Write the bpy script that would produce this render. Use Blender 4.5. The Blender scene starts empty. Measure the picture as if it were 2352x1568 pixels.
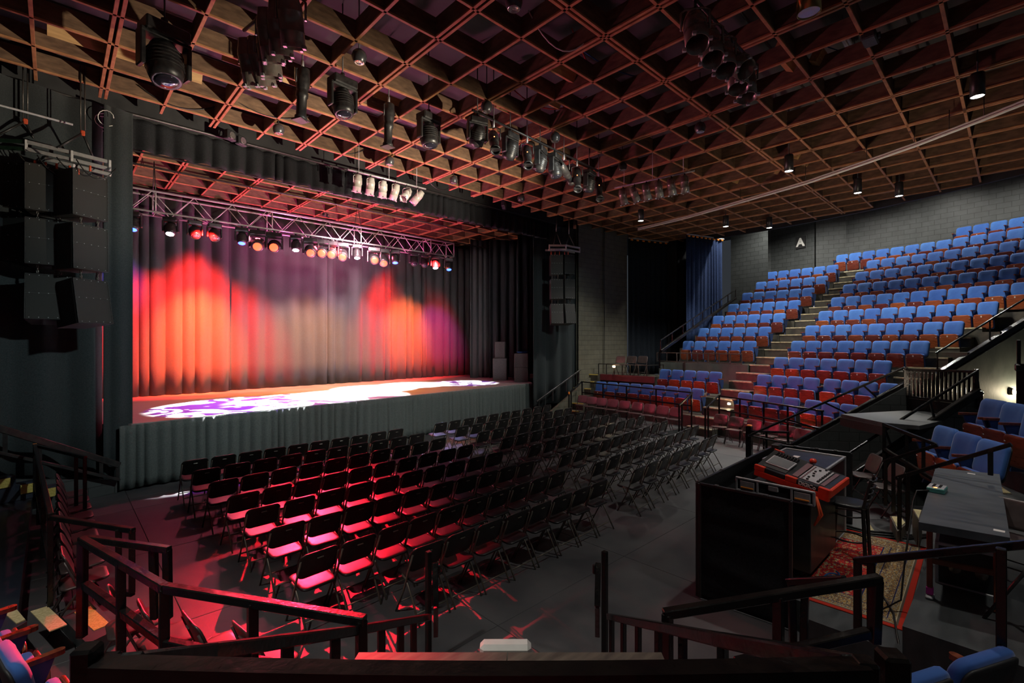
import bpy, bmesh, math, random
from mathutils import Vector, Matrix
R = random.Random(7)
PI = math.pi
SC = bpy.context.scene
COL = SC.collection

# ---------------------------------------------------------------- camera, world, exposure
CAMH = 3.1
YAW = math.radians(43.607)
FPX = 1101.6                                   # focal length in pixels of the 2352 x 1568 frame
cam_d = bpy.data.cameras.new('camera'); cam_d.sensor_width = 36.0
cam_d.lens = FPX * 36.0 / 2352.0; cam_d.clip_start = 0.05; cam_d.clip_end = 200
cam = bpy.data.objects.new('camera', cam_d); COL.objects.link(cam)
cam.location = (0, 0, CAMH); cam.rotation_euler = (PI / 2, 0, -YAW)
SC.camera = cam
SC.view_settings.view_transform = 'Standard'; SC.view_settings.look = 'None'
SC.view_settings.gamma = 1.0; SC.view_settings.use_curve_mapping = False
SC.view_settings.exposure = 0.0
SC.cycles.max_bounces = 6; SC.cycles.diffuse_bounces = 4; SC.cycles.glossy_bounces = 3
SC.cycles.sample_clamp_indirect = 4.0
SC.cycles.use_denoising = True
world = bpy.data.worlds.new('world'); SC.world = world; world.use_nodes = True
world.node_tree.nodes['Background'].inputs[0].default_value = (0.75, 0.85, 1.0, 1)
world.node_tree.nodes['Background'].inputs[1].default_value = 0.035

FW = Vector((math.sin(YAW), math.cos(YAW), 0)); RT = Vector((math.cos(YAW), -math.sin(YAW), 0))
def ray(u, v): return FW + RT * ((u - 1176) / FPX) + Vector((0, 0, (783.5 - v) / FPX))
def at_t(u, v, t): return Vector((0, 0, CAMH)) + ray(u, v) * t          # measured point at depth t
def at_z(u, v, z): return at_t(u, v, (z - CAMH) * FPX / (783.5 - v))      # measured point on a level plane
def at_y(u, v, y): return at_t(u, v, y / ray(u, v).y)                     # measured point on a wall parallel to the stage

# ---------------------------------------------------------------- lights
def spot(name, loc, tgt, power, col, size=60, blend=0.3, radius=0.08):
    d = bpy.data.lights.new(name, 'SPOT'); d.energy = power; d.color = col
    d.spot_size = math.radians(size); d.spot_blend = blend; d.shadow_soft_size = radius
    o = bpy.data.objects.new(name, d); COL.objects.link(o); o.location = loc
    o.rotation_euler = (Vector(tgt) - Vector(loc)).to_track_quat('-Z', 'Y').to_euler()
    return o
def gobo(o, scale, seed, thr=0.5):
    d = o.data; d.use_nodes = True; nt = d.node_tree; n = nt.nodes; l = nt.links
    em = n['Emission']
    tc = n.new('ShaderNodeNewGeometry'); sp = n.new('ShaderNodeSeparateXYZ'); l.new(tc.outputs['Incoming'], sp.inputs[0])
    dx = n.new('ShaderNodeMath'); dx.operation = 'DIVIDE'; l.new(sp.outputs[0], dx.inputs[0]); l.new(sp.outputs[2], dx.inputs[1])
    dy = n.new('ShaderNodeMath'); dy.operation = 'DIVIDE'; l.new(sp.outputs[1], dy.inputs[0]); l.new(sp.outputs[2], dy.inputs[1])
    cb = n.new('ShaderNodeCombineXYZ'); l.new(dx.outputs[0], cb.inputs[0]); l.new(dy.outputs[0], cb.inputs[1]); cb.inputs[2].default_value = seed
    wv = n.new('ShaderNodeTexNoise'); wv.inputs['Scale'].default_value = scale; wv.inputs['Detail'].default_value = 1.0
    wv.inputs['Distortion'].default_value = 2.2; l.new(cb.outputs[0], wv.inputs['Vector'])
    rp = n.new('ShaderNodeValToRGB'); rp.color_ramp.elements[0].position = thr - 0.02; rp.color_ramp.elements[1].position = thr + 0.02
    rp.color_ramp.elements[0].color = (0.02, 0.0, 0.10, 1); l.new(wv.outputs[0], rp.inputs[0]); l.new(rp.outputs[0], em.inputs['Color'])

RED = (1.0, 0.02, 0.02)
# red beams on the rear curtain
spot('red_beam', (3.75, 15.7, 6.3), (3.45, 18.9, 3.2), 19000, (1.0, 0.15, 0.035), 44, 1.0, 0.1)
spot('red_beam', (3.1, 15.7, 6.3), (3.3, 18.9, 3.7), 15000, (1.0, 0.018, 0.015), 74, 0.6, 0.1)
spot('red_beam', (11.6, 15.9, 6.3), (11.75, 19.6, 3.6), 13000, (1.0, 0.16, 0.035), 42, 1.0, 0.1)
spot('red_beam', (11.1, 15.9, 6.3), (11.6, 19.6, 4.0), 12000, (1.0, 0.018, 0.018), 74, 0.7, 0.1)
spot('red_wash', (7.0, 16.2, 6.3), (7.0, 19.2, 3.6), 2000, (1.0, 0.06, 0.06), 120, 0.8, 0.15)
spot('rose_wash', (7.4, 14.3, 6.9), (7.7, 19.2, 3.6), 4200, (1.0, 0.60, 0.68), 84, 0.9, 0.2)
# white beams on the stage floor, patterned at the ends
for i, (x, tx, ty, pw, sz) in enumerate([(7.86, 6.7, 15.4, 15000, 34), (9.2, 8.6, 16.3, 20000, 38), (11.25, 10.4, 16.6, 16000, 34)]):
    spot('white_floor_beam', (x, 16.5, 6.1), (tx, ty, 1.4), pw, (1.0, 0.97, 1.0), sz, 0.3, 0.03)
for i, (x, tx, ty, pw, thr, sz) in enumerate([(5.73, 3.9, 14.9, 60000, 0.53, 40), (7.86, 5.6, 14.9, 26000, 0.52, 38), (11.25, 12.2, 15.9, 16000, 0.50, 34), (8.4, 7.2, 14.6, 24000, 0.5, 34)]):
    g = spot('white_gobo_beam', (x, 16.5, 6.1), (tx, ty, 1.4), pw, (1.0, 0.97, 1.0), sz, 0.25, 0.02)
    gobo(g, 3.6, i * 3.1 + 1.3, thr)
spot('amber_wash', (7.2, 17.2, 6.3), (7.4, 17.4, 1.4), 4200, (1.0, 0.33, 0.04), 110, 0.8, 0.2)
spot('red_floor_wash', (4.6, 16.4, 6.3), (3.6, 14.0, 1.4), 6500, (1.0, 0.13, 0.22), 115, 0.8, 0.2)
spot('red_floor_wash', (8.9, 16.4, 6.3), (11.0, 14.4, 1.4), 6500, (1.0, 0.13, 0.22), 115, 0.8, 0.2)
# red beams towards the audience floor
spot('red_audience_beam', (6.5, 16.45, 6.35), (1.3, 8.4, 0), 330000, (1.0, 0.010, 0.030), 43, 0.3, 0.09)
spot('red_audience_beam', (7.3, 16.45, 6.35), (7.4, 7.4, 0), 24000, (1.0, 0.012, 0.035), 46, 0.9, 0.09)
g = spot('blue_audience_beam', (11.9, 16.4, 6.1), (8.1, 11.0, 0.3), 30000, (0.45, 0.45, 1.0), 13, 0.5, 0.05)
spot('red_side_beam', (8.54, 16.4, 6.4), (15.0, 8.4, 0.9), 70000, (1.0, 0.02, 0.08), 34, 0.8, 0.09)
spot('blue_beam', (11.92, 16.5, 6.15), (13.6, 19.6, 3.6), 1200, (0.10, 0.08, 1.0), 36, 0.9, 0.06)
spot('blue_beam', (1.52, 16.5, 6.05), (1.2, 18.6, 5.0), 900, (0.10, 0.10, 1.0), 46, 0.9, 0.06)
spot('magenta_bounce_fill', (7.5, 15.4, 1.7), (7.0, 16.2, 8.0), 5200, (1.0, 0.09, 0.42), 110, 0.9, 0.3)  # added without a fitting, stands for stage light bounced up overhead
spot('magenta_bounce_fill', (5.0, 13.6, 1.6), (6.0, 10.5, 8.0), 1300, (1.0, 0.22, 0.42), 110, 0.9, 0.3)  # added likewise, tints the house ceiling near the stage
spot('work_or_fill_light', (11.5, 2.0, 1.8), (16.5, 3.5, 8.0), 500, (1.0, 0.80, 0.60), 100, 1.0, 0.15)  # added fill with no known source, lifts the right ceiling and curved track
for tx in (0.8, 4.6, 8.4): spot('work_or_fill_light', (10.2, -0.3, 2.2), (tx, 12.7, 8.1), 9000, (1.0, 0.86, 0.66), 27, 1.0, 0.1)
# house lights, plus one added over the viewpoint to light the near plank
for (x, y, z, p) in [(13.91, 4.09, 7.42, 300), (12.16, 0.48, 7.42, 380), (17.44, 3.27, 7.42, 620), (18.73, 2.46, 7.42, 620), (15.68, 9.55, 7.42, 480),
                  (18.84, 7.75, 7.42, 620), (20.29, 6.66, 7.42, 620), (7.4, 1.93, 7.42, 420), (23.4, 7.4, 9.6, 1100), (24.4, 4.9, 9.7, 420), (24.5, 2.6, 9.9, 420), (23.6, 0.2, 9.9, 420), (-1.6, 3.6, 7.42, 800), (0.9, 0.5, 7.42, 150), (5.2, -1.2, 7.42, 300)]:
    spot('house_or_fill_light', (x, y, z), (x, y, 0), p, (1.0, 0.95, 0.86), 150 if z > 9 else (84 if x < 15 else 118), 0.6, 0.09)
spot('front_of_house_wash', (4.6, 4.4, 7.35), (1.5, 13.0, 3.0), 1300, (0.84, 1.0, 0.98), 46, 0.9, 0.12)
spot('front_of_house_wash', (8.6, 2.8, 7.30), (7.6, 13.6, 3.2), 2500, (0.95, 1.0, 0.93), 62, 0.9, 0.12)
spot('front_of_house_wash', (10.6, 3.4, 7.30), (14.2, 13.6, 3.0), 700, (0.84, 1.0, 0.95), 46, 0.9, 0.12)

# ---------------------------------------------------------------- materials
def mat(name, col, rough=0.6, metal=0.0, col2=None, scale=6.0, detail=4.0, bump=0.0, bscale=40.0, stretch=None, coords='Object', spec=0.5, lo=0.35, hi=0.65, sheen=0.0, rnd=None):
    m = bpy.data.materials.new(name); m.use_nodes = True
    nt = m.node_tree; n = nt.nodes; l = nt.links; b = n['Principled BSDF']
    b.inputs['Base Color'].default_value = (*col, 1); b.inputs['Roughness'].default_value = rough
    b.inputs['Metallic'].default_value = metal; b.inputs['Specular IOR Level'].default_value = spec
    if sheen: b.inputs['Sheen Weight'].default_value = sheen
    tc = n.new('ShaderNodeTexCoord'); mp = n.new('ShaderNodeMapping'); l.new(tc.outputs[coords], mp.inputs[0])
    if stretch: mp.inputs['Scale'].default_value = stretch
    m['map'] = mp.name
    if col2 is not None:
        ns = n.new('ShaderNodeTexNoise'); ns.inputs['Scale'].default_value = scale; ns.inputs['Detail'].default_value = detail
        l.new(mp.outputs[0], ns.inputs['Vector'])
        rp = n.new('ShaderNodeValToRGB'); e = rp.color_ramp.elements
        e[0].position = lo; e[1].position = hi; e[0].color = (*col, 1); e[1].color = (*col2, 1)
        l.new(ns.outputs[0], rp.inputs[0])
        out = rp.outputs[0]
        if rnd:
            oi = n.new('ShaderNodeObjectInfo'); r2 = n.new('ShaderNodeValToRGB'); q = r2.color_ramp.elements
            q[0].color = (*rnd[0], 1); q[1].color = (*rnd[-1], 1)
            for k, c in enumerate(rnd[1:-1]):
                ne = q.new((k + 1) / (len(rnd) - 1)); ne.color = (*c, 1)
            l.new(oi.outputs['Random'], r2.inputs[0])
            mx = n.new('ShaderNodeMix'); mx.data_type = 'RGBA'; mx.blend_type = 'MULTIPLY'; mx.inputs[0].default_value = 1
            l.new(out, mx.inputs[6]); l.new(r2.outputs[0], mx.inputs[7]); out = mx.outputs[2]
        l.new(out, b.inputs['Base Color'])
        rr = n.new('ShaderNodeMapRange'); rr.inputs[3].default_value = max(0.05, rough - 0.10); rr.inputs[4].default_value = min(1, rough + 0.10)
        l.new(ns.outputs[0], rr.inputs[0]); l.new(rr.outputs[0], b.inputs['Roughness'])
    if bump:
        n2 = n.new('ShaderNodeTexNoise'); n2.inputs['Scale'].default_value = bscale; n2.inputs['Detail'].default_value = 3
        l.new(mp.outputs[0], n2.inputs['Vector'])
        bp = n.new('ShaderNodeBump'); bp.inputs['Strength'].default_value = bump; bp.inputs['Distance'].default_value = 0.01
        l.new(n2.outputs[0], bp.inputs['Height']); l.new(bp.outputs[0], b.inputs['Normal'])
    return m
def emis(name, col, s):
    m = bpy.data.materials.new(name); m.use_nodes = True; b = m.node_tree.nodes['Principled BSDF']
    b.inputs['Base Color'].default_value = (*col, 1); b.inputs['Emission Color'].default_value = (*col, 1); b.inputs['Emission Strength'].default_value = s
    return m
def brick_mat(name, c1, c2, mortar, bw=0.42, rh=0.21, rough=0.55):
    m = mat(name, c1, rough); nt = m.node_tree; n = nt.nodes; l = nt.links; b = n['Principled BSDF']
    tc = n.new('ShaderNodeTexCoord'); br = n.new('ShaderNodeTexBrick'); l.new(tc.outputs['UV'], br.inputs['Vector'])
    br.inputs['Color1'].default_value = (*c1, 1); br.inputs['Color2'].default_value = (*c2, 1); br.inputs['Mortar'].default_value = (*mortar, 1)
    br.inputs['Scale'].default_value = 1.0; br.inputs['Brick Width'].default_value = bw; br.inputs['Row Height'].default_value = rh
    br.inputs['Mortar Size'].default_value = 0.008; br.inputs['Bias'].default_value = 0
    ns = n.new('ShaderNodeTexNoise'); ns.inputs['Scale'].default_value = 3.0; ns.inputs['Detail'].default_value = 5; l.new(tc.outputs['UV'], ns.inputs['Vector'])
    mx = n.new('ShaderNodeMix'); mx.data_type = 'RGBA'; mx.blend_type = 'OVERLAY'; mx.inputs[0].default_value = 0.35
    l.new(br.outputs[0], mx.inputs[6]); l.new(ns.outputs[0], mx.inputs[7]); l.new(mx.outputs[2], b.inputs['Base Color'])
    bp = n.new('ShaderNodeBump'); bp.inputs['Strength'].default_value = 0.6; bp.inputs['Distance'].default_value = 0.012; bp.invert = True
    l.new(br.outputs['Fac'], bp.inputs['Height']); l.new(bp.outputs[0], b.inputs['Normal'])
    return m
M = {}
M['floor'] = mat('black painted floor', (0.048, 0.050, 0.056), 0.58, 0, (0.085, 0.085, 0.090), 1.6, 8, 0.08, 60, spec=0.35)
M['deck'] = mat('dark grey painted deck', (0.032, 0.037, 0.040), 0.45, 0, (0.062, 0.068, 0.072), 2.2, 8, 0.1, 50, (1, 3, 1))
M['navy_deck'] = mat('dark blue painted deck', (0.018, 0.024, 0.040), 0.42, 0, (0.045, 0.052, 0.070), 1.8, 9, 0.1, 50, lo=0.4, hi=0.75)
M['tread'] = mat('worn grey painted tread', (0.030, 0.030, 0.026), 0.5, 0, (0.068, 0.062, 0.045), 5, 8, 0.1, 50)
M['nosing'] = mat('worn pale step edge', (0.30, 0.26, 0.15), 0.5, 0, (0.62, 0.55, 0.36), 8, 4)
M['yellow'] = mat('yellow safety tread', (0.55, 0.42, 0.08), 0.75, 0, (0.78, 0.62, 0.18), 60, 6, 0.3, 300)
M['pale_tread'] = mat('pale worn tread', (0.50, 0.42, 0.20), 0.75, 0, (0.70, 0.62, 0.36), 50, 6, 0.3, 300)
M['block'] = brick_mat('dark grey painted block', (0.050, 0.056, 0.056), (0.056, 0.062, 0.062), (0.022, 0.025, 0.025))
M['block_olive'] = brick_mat('olive grey painted block', (0.105, 0.100, 0.074), (0.115, 0.110, 0.084), (0.055, 0.054, 0.042))
M['plaster'] = mat('brushed dark green wall', (0.065, 0.080, 0.076), 0.6, 0, (0.10, 0.118, 0.110), 3, 6, 0.2, 18, (1, 1, 0.5))
M['black'] = mat('flat black paint', (0.012, 0.012, 0.013), 0.6, 0, (0.02, 0.02, 0.021), 4)
M['gloss_black'] = mat('gloss black enamel', (0.006, 0.006, 0.007), 0.20, 0, (0.012, 0.011, 0.010), 9, 6, 0.2, 30, spec=0.35)
M['black_metal'] = mat('satin black metal', (0.014, 0.014, 0.015), 0.38, 0.0, (0.03, 0.028, 0.027), 12)
M['wood'] = mat('rough brown timber', (0.085, 0.046, 0.026), 0.7, 0, (0.20, 0.115, 0.065), 5, 8, 0.2, 40, (1, 1, 3), lo=0.3, hi=0.72)
M['batten'] = mat('brown timber batten', (0.30, 0.125, 0.050), 0.6, 0, (0.50, 0.24, 0.105), 6, 8, 0.1, 60, lo=0.3, hi=0.7)
M['deck_over'] = mat('dark roof deck', (0.035, 0.034, 0.036), 0.8, 0, (0.06, 0.058, 0.06), 1.2)
M['new_wood'] = mat('pale new timber', (0.42, 0.24, 0.09), 0.6, 0, (0.56, 0.34, 0.14), 4, 6, 0, 1, (1, 6, 6))
M['velour'] = mat('charcoal velour', (0.050, 0.053, 0.055), 0.95, 0, (0.065, 0.068, 0.070), 60, 2, 0.15, 400, sheen=0.15, spec=0.1)
M['drape'] = mat('black serge drape', (0.030, 0.037, 0.040), 0.95, 0, (0.042, 0.050, 0.053), 50, 2, 0.15, 400, sheen=0.1, spec=0.1)
M['black_drape'] = mat('deep black drape', (0.016, 0.017, 0.019), 0.95, 0, (0.024, 0.025, 0.028), 50, 2, 0.15, 300, spec=0.1)
M['skirt'] = mat('grey stage skirt cloth', (0.085, 0.098, 0.096), 0.9, 0, (0.11, 0.125, 0.122), 40, 2, 0.15, 300, spec=0.15)
M['blue_drape'] = mat('dark blue drape', (0.010, 0.020, 0.055), 0.9, 0, (0.020, 0.040, 0.11), 30, 2, spec=0.2)
M['navy_drape'] = mat('blue black drape', (0.010, 0.014, 0.020), 0.9, 0, (0.020, 0.028, 0.040), 30, 2, spec=0.2)
M['stage'] = mat('grey painted stage floor', (0.20, 0.19, 0.19), 0.45, 0, (0.27, 0.26, 0.25), 1.5, 8, 0.05, 30)
M['plastic'] = mat('black moulded plastic', (0.012, 0.011, 0.011), 0.36, 0, (0.020, 0.019, 0.018), 20, 4, 0.1, 260)
M['seat_black'] = mat('black chair seat', (0.010, 0.010, 0.012), 0.36, 0, (0.017, 0.016, 0.018), 14, spec=0.35)
M['tube'] = mat('brown grey chair tube', (0.105, 0.095, 0.075), 0.36, 0.25, (0.15, 0.135, 0.11), 10)
M['steel_chair'] = mat('dark brown steel chair', (0.055, 0.040, 0.040), 0.38, 0.2, (0.080, 0.062, 0.060), 9)
M['blue'] = mat('royal blue upholstery', (0.026, 0.095, 0.34), 0.75, 0, (0.044, 0.14, 0.43), 3, 6, 0.12, 500, sheen=0.2, spec=0.2, rnd=[(0.75, 0.78, 0.85), (1, 1, 1), (1.15, 1.1, 1.0)])
M['seat_wood'] = mat('varnished seat board', (0.55, 0.50, 0.50), 0.30, 0, (0.95, 0.9, 0.9), 4, 6, 0, 1, (2, 2, 8), rnd=[(0.17, 0.036, 0.026), (0.22, 0.056, 0.028), (0.13, 0.026, 0.025), (0.38, 0.105, 0.028), (0.25, 0.056, 0.024)])
M['arm_wood'] = mat('dark red varnished arm', (0.10, 0.022, 0.012), 0.22, 0, (0.19, 0.050, 0.022), 5, 6, 0, 1, (1, 6, 6))
M['iron_blue'] = mat('blue painted casting', (0.012, 0.030, 0.10), 0.4, 0, (0.020, 0.045, 0.14), 10)
M['white'] = mat('white plastic', (0.75, 0.74, 0.70), 0.5, 0, (0.82, 0.81, 0.77), 12)
M['plate'] = mat('white number plate', (0.70, 0.69, 0.66), 0.5)
M['silver'] = mat('silver aluminium', (0.55, 0.56, 0.56), 0.38, 0.25, (0.68, 0.69, 0.68), 14)
M['grey_steel'] = mat('grey painted steel', (0.78, 0.80, 0.74), 0.5, 0.0, (0.84, 0.86, 0.80), 8)
M['bronze_can'] = mat('brown lacquered can', (0.20, 0.17, 0.14), 0.25, 0.35, (0.30, 0.26, 0.22), 7)
M['white_can'] = mat('pale metal can', (0.58, 0.56, 0.50), 0.4, 0.1, (0.70, 0.67, 0.61), 7)
M['galv'] = mat('galvanised bar', (0.40, 0.41, 0.42), 0.38, 0.3, (0.52, 0.53, 0.55), 12)
M['grille'] = mat('black speaker grille', (0.012, 0.012, 0.011), 0.6, 0, (0.019, 0.019, 0.017), 300, 2, 0.4, 900)
M['cabinet'] = mat('black textured cabinet', (0.022, 0.022, 0.022), 0.5, 0, (0.05, 0.05, 0.05), 30, 4, 0.2, 300)
M['case'] = mat('black laminate case', (0.016, 0.018, 0.020), 0.35, 0, (0.028, 0.030, 0.033), 6)
M['red_plastic'] = mat('red moulded trim', (0.62, 0.045, 0.020), 0.35, 0, (0.75, 0.070, 0.028), 8)
M['orange'] = mat('orange cable', (0.75, 0.10, 0.03), 0.4)
M['orange_tape'] = mat('orange tape', (0.85, 0.28, 0.03), 0.5)
M['screen'] = mat('grey blank screen', (0.16, 0.17, 0.18), 0.12, 0, (0.20, 0.21, 0.22), 2)
M['pale_panel'] = mat('pale control panel', (0.38, 0.36, 0.38), 0.4, 0, (0.46, 0.44, 0.46), 9)
M['mauve'] = mat('mauve button strip', (0.16, 0.085, 0.095), 0.4, 0, (0.22, 0.12, 0.13), 60)
M['teal'] = mat('teal metal box', (0.06, 0.25, 0.23), 0.35, 0.2, (0.09, 0.32, 0.29), 10)
M['table_top'] = mat('scuffed slate table top', (0.045, 0.055, 0.065), 0.5, 0, (0.085, 0.098, 0.11), 3, 8, 0.05, 60, (4, 1, 1))
M['table_leg'] = mat('reddish wooden leg', (0.14, 0.040, 0.018), 0.4, 0, (0.20, 0.06, 0.028), 8)
M['plank'] = mat('worn brown plank', (0.085, 0.070, 0.058), 0.6, 0, (0.17, 0.14, 0.11), 5, 9, 0.1, 80, (1, 5, 1))
M['maroon'] = mat('board tinted by red light', (0.11, 0.014, 0.022), 0.5, 0, (0.15, 0.022, 0.030), 5)  # red stage light on the platform front, put into the base colour
M['chain'] = mat('dark chain', (0.12, 0.11, 0.10), 0.4, 0.8)
M['strap_red'] = mat('red shackle', (0.55, 0.08, 0.03), 0.45)
M['rig_green'] = mat('dark green beam', (0.012, 0.035, 0.020), 0.4, 0.2, (0.02, 0.05, 0.03), 8)
M['cable'] = mat('black rubber cable', (0.012, 0.012, 0.012), 0.45)
M['blue_cable'] = mat('blue cable', (0.02, 0.10, 0.30), 0.45)
M['red_cable'] = mat('red cable', (0.45, 0.03, 0.03), 0.45)
M['lens_off'] = mat('dark glass lens', (0.02, 0.02, 0.03), 0.08, 0, spec=0.8)
M['bulb'] = mat('silver reflector', (0.80, 0.78, 0.74), 0.15, 0.9)
M['green_tape'] = mat('green tape', (0.02, 0.40, 0.06), 0.5)
M['pink_tape'] = mat('magenta tape', (0.55, 0.02, 0.35), 0.5)
M['pipe'] = mat('dark steel pipe', (0.06, 0.055, 0.055), 0.4, 0.5, (0.09, 0.085, 0.08), 8)
M['gold_can'] = mat('brass coloured can', (0.38, 0.26, 0.09), 0.25, 0.8, (0.46, 0.32, 0.12), 4)
M['lamp_white'] = emis('lit white lamp', (1.0, 0.97, 0.90), 18)
M['lamp_cool'] = emis('lit cool lens', (0.75, 0.85, 1.0), 40)
M['lamp_blue'] = emis('lit blue lens', (0.02, 0.06, 1.0), 14)
M['lamp_red'] = emis('lit red lens', (1.0, 0.035, 0.012), 9)
M['lamp_warm'] = emis('lit warm lamp', (1.0, 0.72, 0.35), 22)
M['led_orange'] = emis('small orange light', (1.0, 0.25, 0.08), 6)
M['ball'] = mat('dark grey ball housing', (0.07, 0.072, 0.075), 0.3, 0.4, (0.10, 0.10, 0.105), 6)
# ---------------------------------------------------------------- mesh helpers
def V(*a): return Vector(a)
class MB:
    def __init__(s): s.v = []; s.f = []; s.sm = []; s.uv = {}
    def add(s, vs, fs, sm=False, mtx=None):
        o = len(s.v)
        for p in vs:
            p = Vector(p); s.v.append(mtx @ p if mtx else p)
        for f in fs:
            s.f.append([i + o for i in f]); s.sm.append(sm)
        return s
    def box(s, c, d, mtx=None, b=0.0):
        c = Vector(c); hx, hy, hz = d[0] / 2, d[1] / 2, d[2] / 2
        b = min(b, hx * .9, hy * .9, hz * .9)
        if b <= 0:
            vs = [(c.x + i * hx, c.y + j * hy, c.z + k * hz) for i in (-1, 1) for j in (-1, 1) for k in (-1, 1)]
            return s.add(vs, [(0, 1, 3, 2), (4, 6, 7, 5), (0, 4, 5, 1), (2, 3, 7, 6), (0, 2, 6, 4), (1, 5, 7, 3)], False, mtx)
        vs = []; ix = {}
        for i in (-1, 1):
            for j in (-1, 1):
                for k in (-1, 1):
                    for a in range(3):
                        p = [i * (hx - (b if a != 0 else 0)), j * (hy - (b if a != 1 else 0)), k * (hz - (b if a != 2 else 0))]
                        ix[i, j, k, a] = len(vs); vs.append((c.x + p[0], c.y + p[1], c.z + p[2]))
        fs = []
        for t in (-1, 1):
            fs.append([ix[t, j, k, 0] for j, k in ((-1, -1), (1, -1), (1, 1), (-1, 1))])
            fs.append([ix[i, t, k, 1] for i, k in ((-1, -1), (1, -1), (1, 1), (-1, 1))])
            fs.append([ix[i, j, t, 2] for i, j in ((-1, -1), (1, -1), (1, 1), (-1, 1))])
        for p in (-1, 1):
            for q in (-1, 1):
                fs.append([ix[-1, p, q, 1], ix[1, p, q, 1], ix[1, p, q, 2], ix[-1, p, q, 2]])
                fs.append([ix[p, -1, q, 0], ix[p, 1, q, 0], ix[p, 1, q, 2], ix[p, -1, q, 2]])
                fs.append([ix[p, q, -1, 0], ix[p, q, 1, 0], ix[p, q, 1, 1], ix[p, q, -1, 1]])
                for k in (-1, 1): fs.append([ix[p, q, k, 0], ix[p, q, k, 1], ix[p, q, k, 2]])
        return s.add(vs, fs, False, mtx)
    def bar(s, p, q, w, h, b=0.0, ext=0.0):                     # rectangular bar between two points, h upright
        p = Vector(p); q = Vector(q); d = q - p; L = d.length; d.normalize()
        side = d.cross(V(0, 0, 1))
        if side.length < 1e-3: side = V(1, 0, 0)
        side.normalize(); up = side.cross(d)
        m = Matrix((side, d, up)).transposed().to_4x4(); m.translation = (p + q) / 2
        return s.box((0, 0, 0), (w, L + 2 * ext, h), m, b)
    def tube(s, pts, r, n=8, closed=False, sm=True):
        pts = [Vector(p) for p in pts]; k = len(pts); rings = []
        prev = None
        for i in range(k):
            a = pts[(i - 1) % k] if (closed or i > 0) else pts[i]
            c = pts[(i + 1) % k] if (closed or i < k - 1) else pts[i]
            d = (c - a).normalized()
            if prev is None:
                x = d.cross(V(0, 0, 1))
                if x.length < 1e-3: x = d.cross(V(1, 0, 0))
            else:
                x = prev - d * prev.dot(d)
            x.normalize(); prev = x; y = d.cross(x)
            rr = r[i] if isinstance(r, (list, tuple)) else r
            rings.append([pts[i] + (x * math.cos(t) + y * math.sin(t)) * rr for t in (2 * PI * j / n for j in range(n))])
        vs = [p for g in rings for p in g]; fs = []
        for i in range(k if closed else k - 1):
            i2 = (i + 1) % k
            for j in range(n):
                fs.append((i * n + j, i * n + (j + 1) % n, i2 * n + (j + 1) % n, i2 * n + j))
        s.add(vs, fs, sm)
        if not closed:
            s.add(rings[0], [list(range(n))]); s.add(rings[-1], [list(range(n))])
        return s
    def lathe(s, prof, n=16, mtx=None, cap=True, sm=True):         # profile of (r, z) about z
        vs = [(r * math.cos(2 * PI * j / n), r * math.sin(2 * PI * j / n), z) for r, z in prof for j in range(n)]
        fs = [(i * n + j, i * n + (j + 1) % n, (i + 1) * n + (j + 1) % n, (i + 1) * n + j) for i in range(len(prof) - 1) for j in range(n)]
        s.add(vs, fs, sm, mtx)
        if cap:
            for r, z in (prof[0], prof[-1]):
                if r > 1e-4: s.add([(r * math.cos(2 * PI * j / n), r * math.sin(2 * PI * j / n), z) for j in range(n)], [list(range(n))], False, mtx)
        return s
    def prism(s, poly, z0, z1, mtx=None, sm=False):                # extruded outline in xy
        n = len(poly); vs = [(x, y, z0) for x, y in poly] + [(x, y, z1) for x, y in poly]
        fs = [list(range(n - 1, -1, -1)), list(range(n, 2 * n))]
        s.add(vs, fs, False, mtx)
        return s.add(vs, [(i, (i + 1) % n, n + (i + 1) % n, n + i) for i in range(n)], sm, mtx)
    def pad(s, w, h, t, r, mtx=None, bend=0.0, n=5, puff=0.5):      # rounded pillow in xz, thickness along y, bent about z
        out = []
        for cx, cz, a0 in ((w / 2 - r, h / 2 - r, 0), (-w / 2 + r, h / 2 - r, PI / 2), (-w / 2 + r, -h / 2 + r, PI), (w / 2 - r, -h / 2 + r, 1.5 * PI)):
            for i in range(n + 1):
                a = a0 + i * PI / 2 / n; out.append((cx + r * math.cos(a), cz + r * math.sin(a)))
        k = len(out); vs = []; prof = [(0.80, -t / 2), (0.97, -t / 2 + t * 0.06), (1.0, -t * 0.3), (1.0, t * 0.1), (0.96, t * (0.5 - puff * 0.35)), (0.80, t * 0.47), (0.45, t * 0.5)]
        for sc, y in prof:
            for x, z in out:
                # keep the rim width even instead of scaling
                X = x * sc; Z = z * sc
                vs.append((X, y + bend * X * X, Z))
        fs = [(i * k + j, i * k + (j + 1) % k, (i + 1) * k + (j + 1) % k, (i + 1) * k + j) for i in range(len(prof) - 1) for j in range(k)]
        s.add(vs, fs, True, mtx)
        s.add([vs[j] for j in range(k)] + [(0, -t / 2, 0)], [(j, (j + 1) % k, k) for j in range(k)], True, mtx)
        b0 = (len(prof) - 1) * k
        return s.add([vs[b0 + j] for j in range(k)] + [(0, t * 0.5, 0)], [(j, (j + 1) % k, k) for j in range(k)], True, mtx)
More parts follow.
